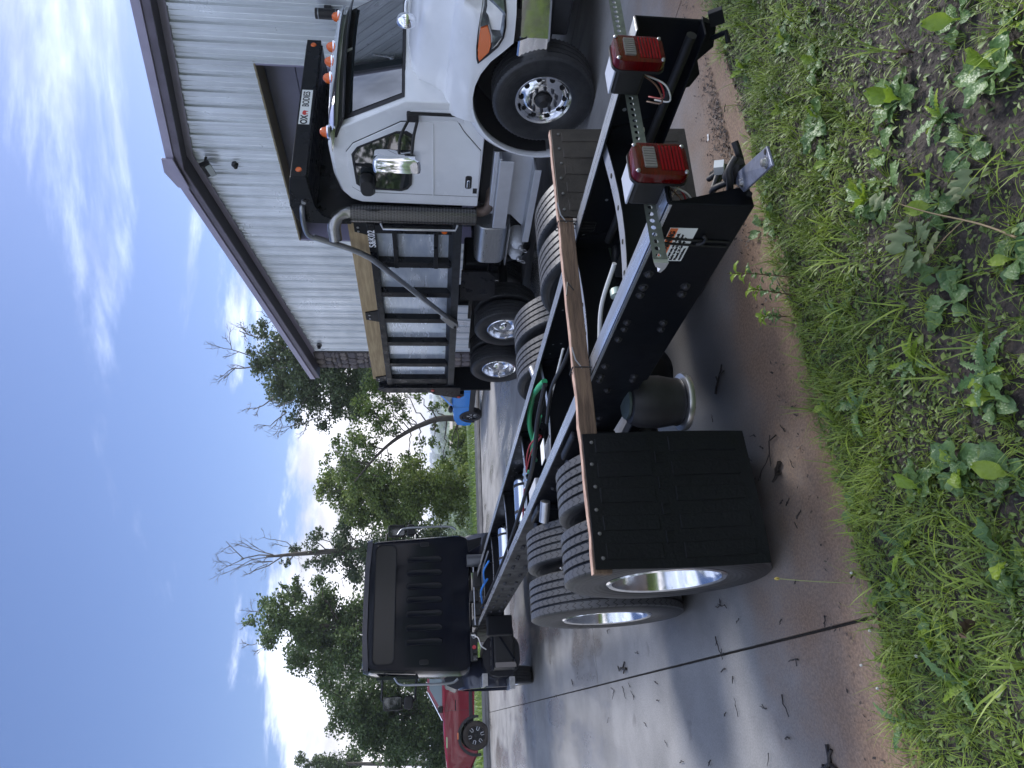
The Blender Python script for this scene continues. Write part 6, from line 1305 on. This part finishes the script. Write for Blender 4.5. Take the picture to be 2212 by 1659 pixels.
def tree(name, label, Y, trunk, lobes, leafm, r0=.28, dead=(), dens_=1.0, size=.17, group='trees beyond the lot'):
    tp = [px(a, b, Y) for a, b in trunk]; base = Vector((tp[0].x, tp[0].y, HT(tp[0].x, tp[0].y)-.05)); tp[0] = base
    T = thing(name, label, 'tree', base, 0, group); mb = MB(); n = len(tp)
    sm = smoothpath([p-base for p in tp], 5); mb.tube(sm, [r0*(1-.82*i/(len(sm)-1)) for i in range(len(sm))], 9)
    cs, rs, cn = [], [], []
    for lx, ly, lr in lobes:
        c = px(lx, ly, Y+random.uniform(-1.6, 1.6)) ; rm = lr*Y/FPX; c = c-base
        near = min(range(len(sm)), key=lambda i: (sm[i]-c).length + (3 if sm[i].z > c.z+.4 else 0)); near = max(2, near-2) if near > 2 else near
        branch(mb, sm[near], c, r0*.24*(1-.6*near/len(sm)), .014)
        for q in range(max(8, int(rm*rm*58))):
            o = Vector((random.gauss(0, 1), random.gauss(0, 1), random.gauss(0, .9))); o = o.normalized()*rm*random.uniform(.2, 1.12)
            if random.random() < .25: branch(mb, c, c+o, .02, .007, .1, 3)
            rad = random.uniform(.28, .60)*min(1, rm); cs.append(c+o); rs.append(rad); cn.append(int(dens_*rad*rad*230)+8)
    tr = mb.build('trunk', BARK, T, smooth=50)
    V, F = leaf_cloud(cs, rs, cn, size); put('crown', np_mesh('crown', V, F, leafm), T)
    if dead:
        mb = MB()
        for (a, b), (c, d), r in dead:
            p, q = px(a, b, Y)-base, px(c, d, Y)-base; bare(mb, p, q-p, (q-p).length*.62, r, 4)
        dm = mb.build('dead_branches', DEADW, T); dm['kind'] = 'stuff'
    return T
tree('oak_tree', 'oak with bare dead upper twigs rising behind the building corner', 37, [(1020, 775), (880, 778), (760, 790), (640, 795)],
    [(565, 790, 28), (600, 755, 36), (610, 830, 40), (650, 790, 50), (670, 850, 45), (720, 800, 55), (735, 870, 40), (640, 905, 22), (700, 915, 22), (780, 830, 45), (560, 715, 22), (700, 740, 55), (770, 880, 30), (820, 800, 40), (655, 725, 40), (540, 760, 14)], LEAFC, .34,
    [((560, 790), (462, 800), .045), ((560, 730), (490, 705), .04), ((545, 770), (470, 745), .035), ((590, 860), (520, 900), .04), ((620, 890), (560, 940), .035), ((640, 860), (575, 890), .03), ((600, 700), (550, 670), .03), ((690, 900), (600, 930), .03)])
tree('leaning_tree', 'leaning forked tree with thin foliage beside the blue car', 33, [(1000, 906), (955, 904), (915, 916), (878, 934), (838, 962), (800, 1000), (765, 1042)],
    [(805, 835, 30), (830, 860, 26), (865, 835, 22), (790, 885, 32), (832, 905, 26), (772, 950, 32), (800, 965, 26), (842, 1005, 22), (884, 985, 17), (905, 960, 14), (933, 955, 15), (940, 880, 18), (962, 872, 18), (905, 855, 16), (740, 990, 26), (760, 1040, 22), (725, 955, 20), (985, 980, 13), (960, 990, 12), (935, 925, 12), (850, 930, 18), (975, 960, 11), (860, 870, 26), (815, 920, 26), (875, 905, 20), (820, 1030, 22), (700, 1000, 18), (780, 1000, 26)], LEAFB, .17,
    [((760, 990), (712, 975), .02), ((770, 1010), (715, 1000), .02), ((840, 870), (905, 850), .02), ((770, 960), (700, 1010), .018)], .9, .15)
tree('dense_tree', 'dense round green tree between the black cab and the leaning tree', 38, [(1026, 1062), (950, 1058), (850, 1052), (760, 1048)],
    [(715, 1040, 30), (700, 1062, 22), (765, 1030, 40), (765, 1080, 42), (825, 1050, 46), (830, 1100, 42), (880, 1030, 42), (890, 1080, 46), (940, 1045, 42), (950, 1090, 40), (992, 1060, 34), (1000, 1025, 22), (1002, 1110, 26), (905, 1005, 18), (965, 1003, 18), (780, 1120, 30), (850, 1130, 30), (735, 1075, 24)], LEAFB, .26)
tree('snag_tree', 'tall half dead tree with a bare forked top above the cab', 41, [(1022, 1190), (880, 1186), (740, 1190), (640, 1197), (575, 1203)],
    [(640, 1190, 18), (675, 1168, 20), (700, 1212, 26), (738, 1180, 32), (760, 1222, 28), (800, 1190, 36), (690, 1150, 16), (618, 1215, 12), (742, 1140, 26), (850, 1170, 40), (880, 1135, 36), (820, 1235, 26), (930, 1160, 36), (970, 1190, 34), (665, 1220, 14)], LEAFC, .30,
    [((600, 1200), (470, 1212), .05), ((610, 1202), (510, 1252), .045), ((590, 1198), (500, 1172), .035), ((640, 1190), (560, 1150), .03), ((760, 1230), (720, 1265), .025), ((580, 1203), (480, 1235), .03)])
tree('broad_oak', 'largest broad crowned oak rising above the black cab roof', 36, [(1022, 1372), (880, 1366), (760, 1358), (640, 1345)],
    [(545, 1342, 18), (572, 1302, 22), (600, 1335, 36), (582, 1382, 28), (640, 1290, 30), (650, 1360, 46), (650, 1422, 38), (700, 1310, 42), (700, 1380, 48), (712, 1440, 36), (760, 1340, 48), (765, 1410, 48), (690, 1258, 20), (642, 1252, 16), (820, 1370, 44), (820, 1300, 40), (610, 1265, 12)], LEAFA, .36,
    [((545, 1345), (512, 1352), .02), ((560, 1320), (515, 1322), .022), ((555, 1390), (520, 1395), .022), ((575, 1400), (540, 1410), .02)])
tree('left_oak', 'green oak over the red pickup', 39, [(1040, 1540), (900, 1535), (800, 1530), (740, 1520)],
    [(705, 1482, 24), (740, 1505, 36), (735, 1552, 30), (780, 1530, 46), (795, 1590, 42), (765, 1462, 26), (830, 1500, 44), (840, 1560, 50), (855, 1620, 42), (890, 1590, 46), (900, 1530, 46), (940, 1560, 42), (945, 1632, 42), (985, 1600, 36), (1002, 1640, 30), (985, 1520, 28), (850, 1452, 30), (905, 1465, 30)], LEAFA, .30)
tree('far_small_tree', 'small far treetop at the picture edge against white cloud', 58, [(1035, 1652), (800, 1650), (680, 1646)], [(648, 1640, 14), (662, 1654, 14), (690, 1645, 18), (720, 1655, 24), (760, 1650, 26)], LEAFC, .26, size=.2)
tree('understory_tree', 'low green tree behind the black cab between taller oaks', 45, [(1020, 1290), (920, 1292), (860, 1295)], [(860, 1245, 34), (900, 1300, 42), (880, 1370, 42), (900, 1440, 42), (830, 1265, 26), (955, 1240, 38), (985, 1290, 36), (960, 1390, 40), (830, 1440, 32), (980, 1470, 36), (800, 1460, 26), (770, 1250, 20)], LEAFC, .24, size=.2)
def bush(Y, a, b, r, lab, m=LEAFB):
    c = px(a, b, Y); z0 = HT(c.x, c.y); base = Vector((c.x, c.y, z0)); T = thing('shrub', lab, 'shrub', base, 0, 'shrubs on the slope past the lot'); rm = r*Y/FPX; mb = MB(); cs, rs, cn = [], [], []
    top = c.z-z0
    for k in range(16):
        o = Vector((random.gauss(0, rm*.5), random.gauss(0, rm*.5), random.uniform(.15, 1.0)*max(.8, top+rm*.3))); branch(mb, (0, 0, 0), o, .05, .015, .1, 3); cs.append(o); rs.append(rm*random.uniform(.35, .6)); cn.append(170)
    mb.build('stems', BARK, T); V, F = leaf_cloud(cs, rs, cn, .22); put('foliage', np_mesh('foliage', V, F, m), T)
for Y, a, b, r, lab in ((52, 985, 925, 22, 'shrub beside the leaning trunk by the blue car'), (50, 992, 955, 22, 'middle shrub of the row past the road'), (48, 992, 990, 24, 'shrub of the row nearest the dense tree'), (56, 975, 1005, 18, 'shrub behind the row beside the dense tree'), (60, 978, 940, 18, 'farther shrub between the row and the valley'), (54, 990, 880, 20, 'shrub behind the blue car bonnet')): bush(Y, a, b, r, lab)
# woodland in the valley and on the far hills, one mass
cs, rs, cn = [], [], []
sizes = []
Vs, Fs, off = [], [], 0
for lo, hi, nT, hgt_, sz, nl in ((75, 170, 90, 7, .5, 90), (170, 420, 190, 9, 1.1, 80), (420, 1100, 330, 11, 2.4, 60), (1100, 2600, 480, 13, 5.0, 45)):
    cs, rs, cn = [], [], []
    for _ in range(nT):
        r = math.sqrt(random.uniform(lo*lo, hi*hi)); q = random.uniform(R(-42), R(16)); x, y = r*math.sin(q), r*math.cos(q); z = HT(x, y); h = hgt_*random.uniform(.7, 1.15)
        if lo < 100: h *= .7
        for k in range(3): cs.append((x+random.gauss(0, h*.28), y+random.gauss(0, h*.28), z+h*random.uniform(.35, .75))); rs.append(h*random.uniform(.28, .42)); cn.append(nl//2)
    V, F = leaf_cloud(cs, rs, cn, sz*1.4); Vs.append(V); Fs.append(F+off); off += len(V)
tag(put('distant_woodland', np_mesh('distant_woodland', np.concatenate(Vs), np.concatenate(Fs), LEAFA)), 'hazy woodland filling the valley below the horizon', 'woodland', kind='stuff')
c = px(979, 940, 290); z0 = HT(c.x, c.y)
fb = thing('far_barn', 'long pale tan shed far down in the valley', 'barn', (c.x, c.y, z0), R(8)); hh = px(977, 940, 290).z-z0
MB().box(-7, 7, -4, 4, 0, hh).build('wall', mat('barn_tan', (.42, .36, .26), .7), fb); MB().prism([(-4.6, hh), (4.6, hh), (0, hh+1.1)], -7.3, 7.3, 'x').build('roof', mat('barn_roof', (.45, .40, .32), .6), fb); MB().box(-10.5, -7.05, -3, 3, 0, hh*.8).build('lean_to', mat('barn_white', (.6, .62, .65), .6), fb)
# trees standing behind the viewer, seen mirrored in glass and chrome
for k, (x, y, h, r) in enumerate(((-9, -14, 11, 3.6), (-1, -19, 13, 4.2), (8, -15, 11, 3.6), (-17, -6, 11, 3.6), (15, -8, 12, 3.8), (-21, 5, 12, 3.8), (-25, 12, 12, 4.0), (-24, -1, 11, 3.6), (-22, 21, 11, 3.4), (-16, 12, 11, 3.4), (-19, 16.5, 11, 3.4))):
    base = Vector((x, y, 0)); T = thing('oak_tree', 'oak tree standing around the lot outside the picture', 'tree', base, 0, 'trees outside the picture'); mb = MB(); mb.tube([(0, 0, 0), (.2, .1, h*.35), (0, .2, h*.75)], [.3, .22, .08], 8); cs, rs, cn = [], [], []
    for q in range(46):
        o = Vector((random.gauss(0, r*.55), random.gauss(0, r*.55), h*random.uniform(.30, .98))); cs.append(o); rs.append(random.uniform(.6, 1.1)); cn.append(95)
        if q % 2: branch(mb, (0, .1, h*random.uniform(.25, .6)), o, .07, .02, .1, 3)
    mb.build('trunk', BARK, T); V, F = leaf_cloud(cs, rs, cn, .34); put('crown', np_mesh('crown', V, F, LEAFA), T)
# haze over the valley
hz = MB().box(-3000, 3000, -3000, 3000, -45, 34).build('haze', None); hm = bpy.data.materials.new('haze'); hm.use_nodes = True; nt = hm.node_tree; nt.nodes.clear(); ou = N(nt, 'ShaderNodeOutputMaterial'); pv = N(nt, 'ShaderNodeVolumePrincipled'); pv.inputs['Color'].default_value = (.80, .88, 1, 1); pv.inputs['Density'].default_value = .00045; pv.inputs['Anisotropy'].default_value = .2; L(nt, pv.outputs[0], ou.inputs['Volume']); hz.data.materials.append(hm); tag(hz, kind='stuff', label='pale summer haze over the far valley', cat='haze')
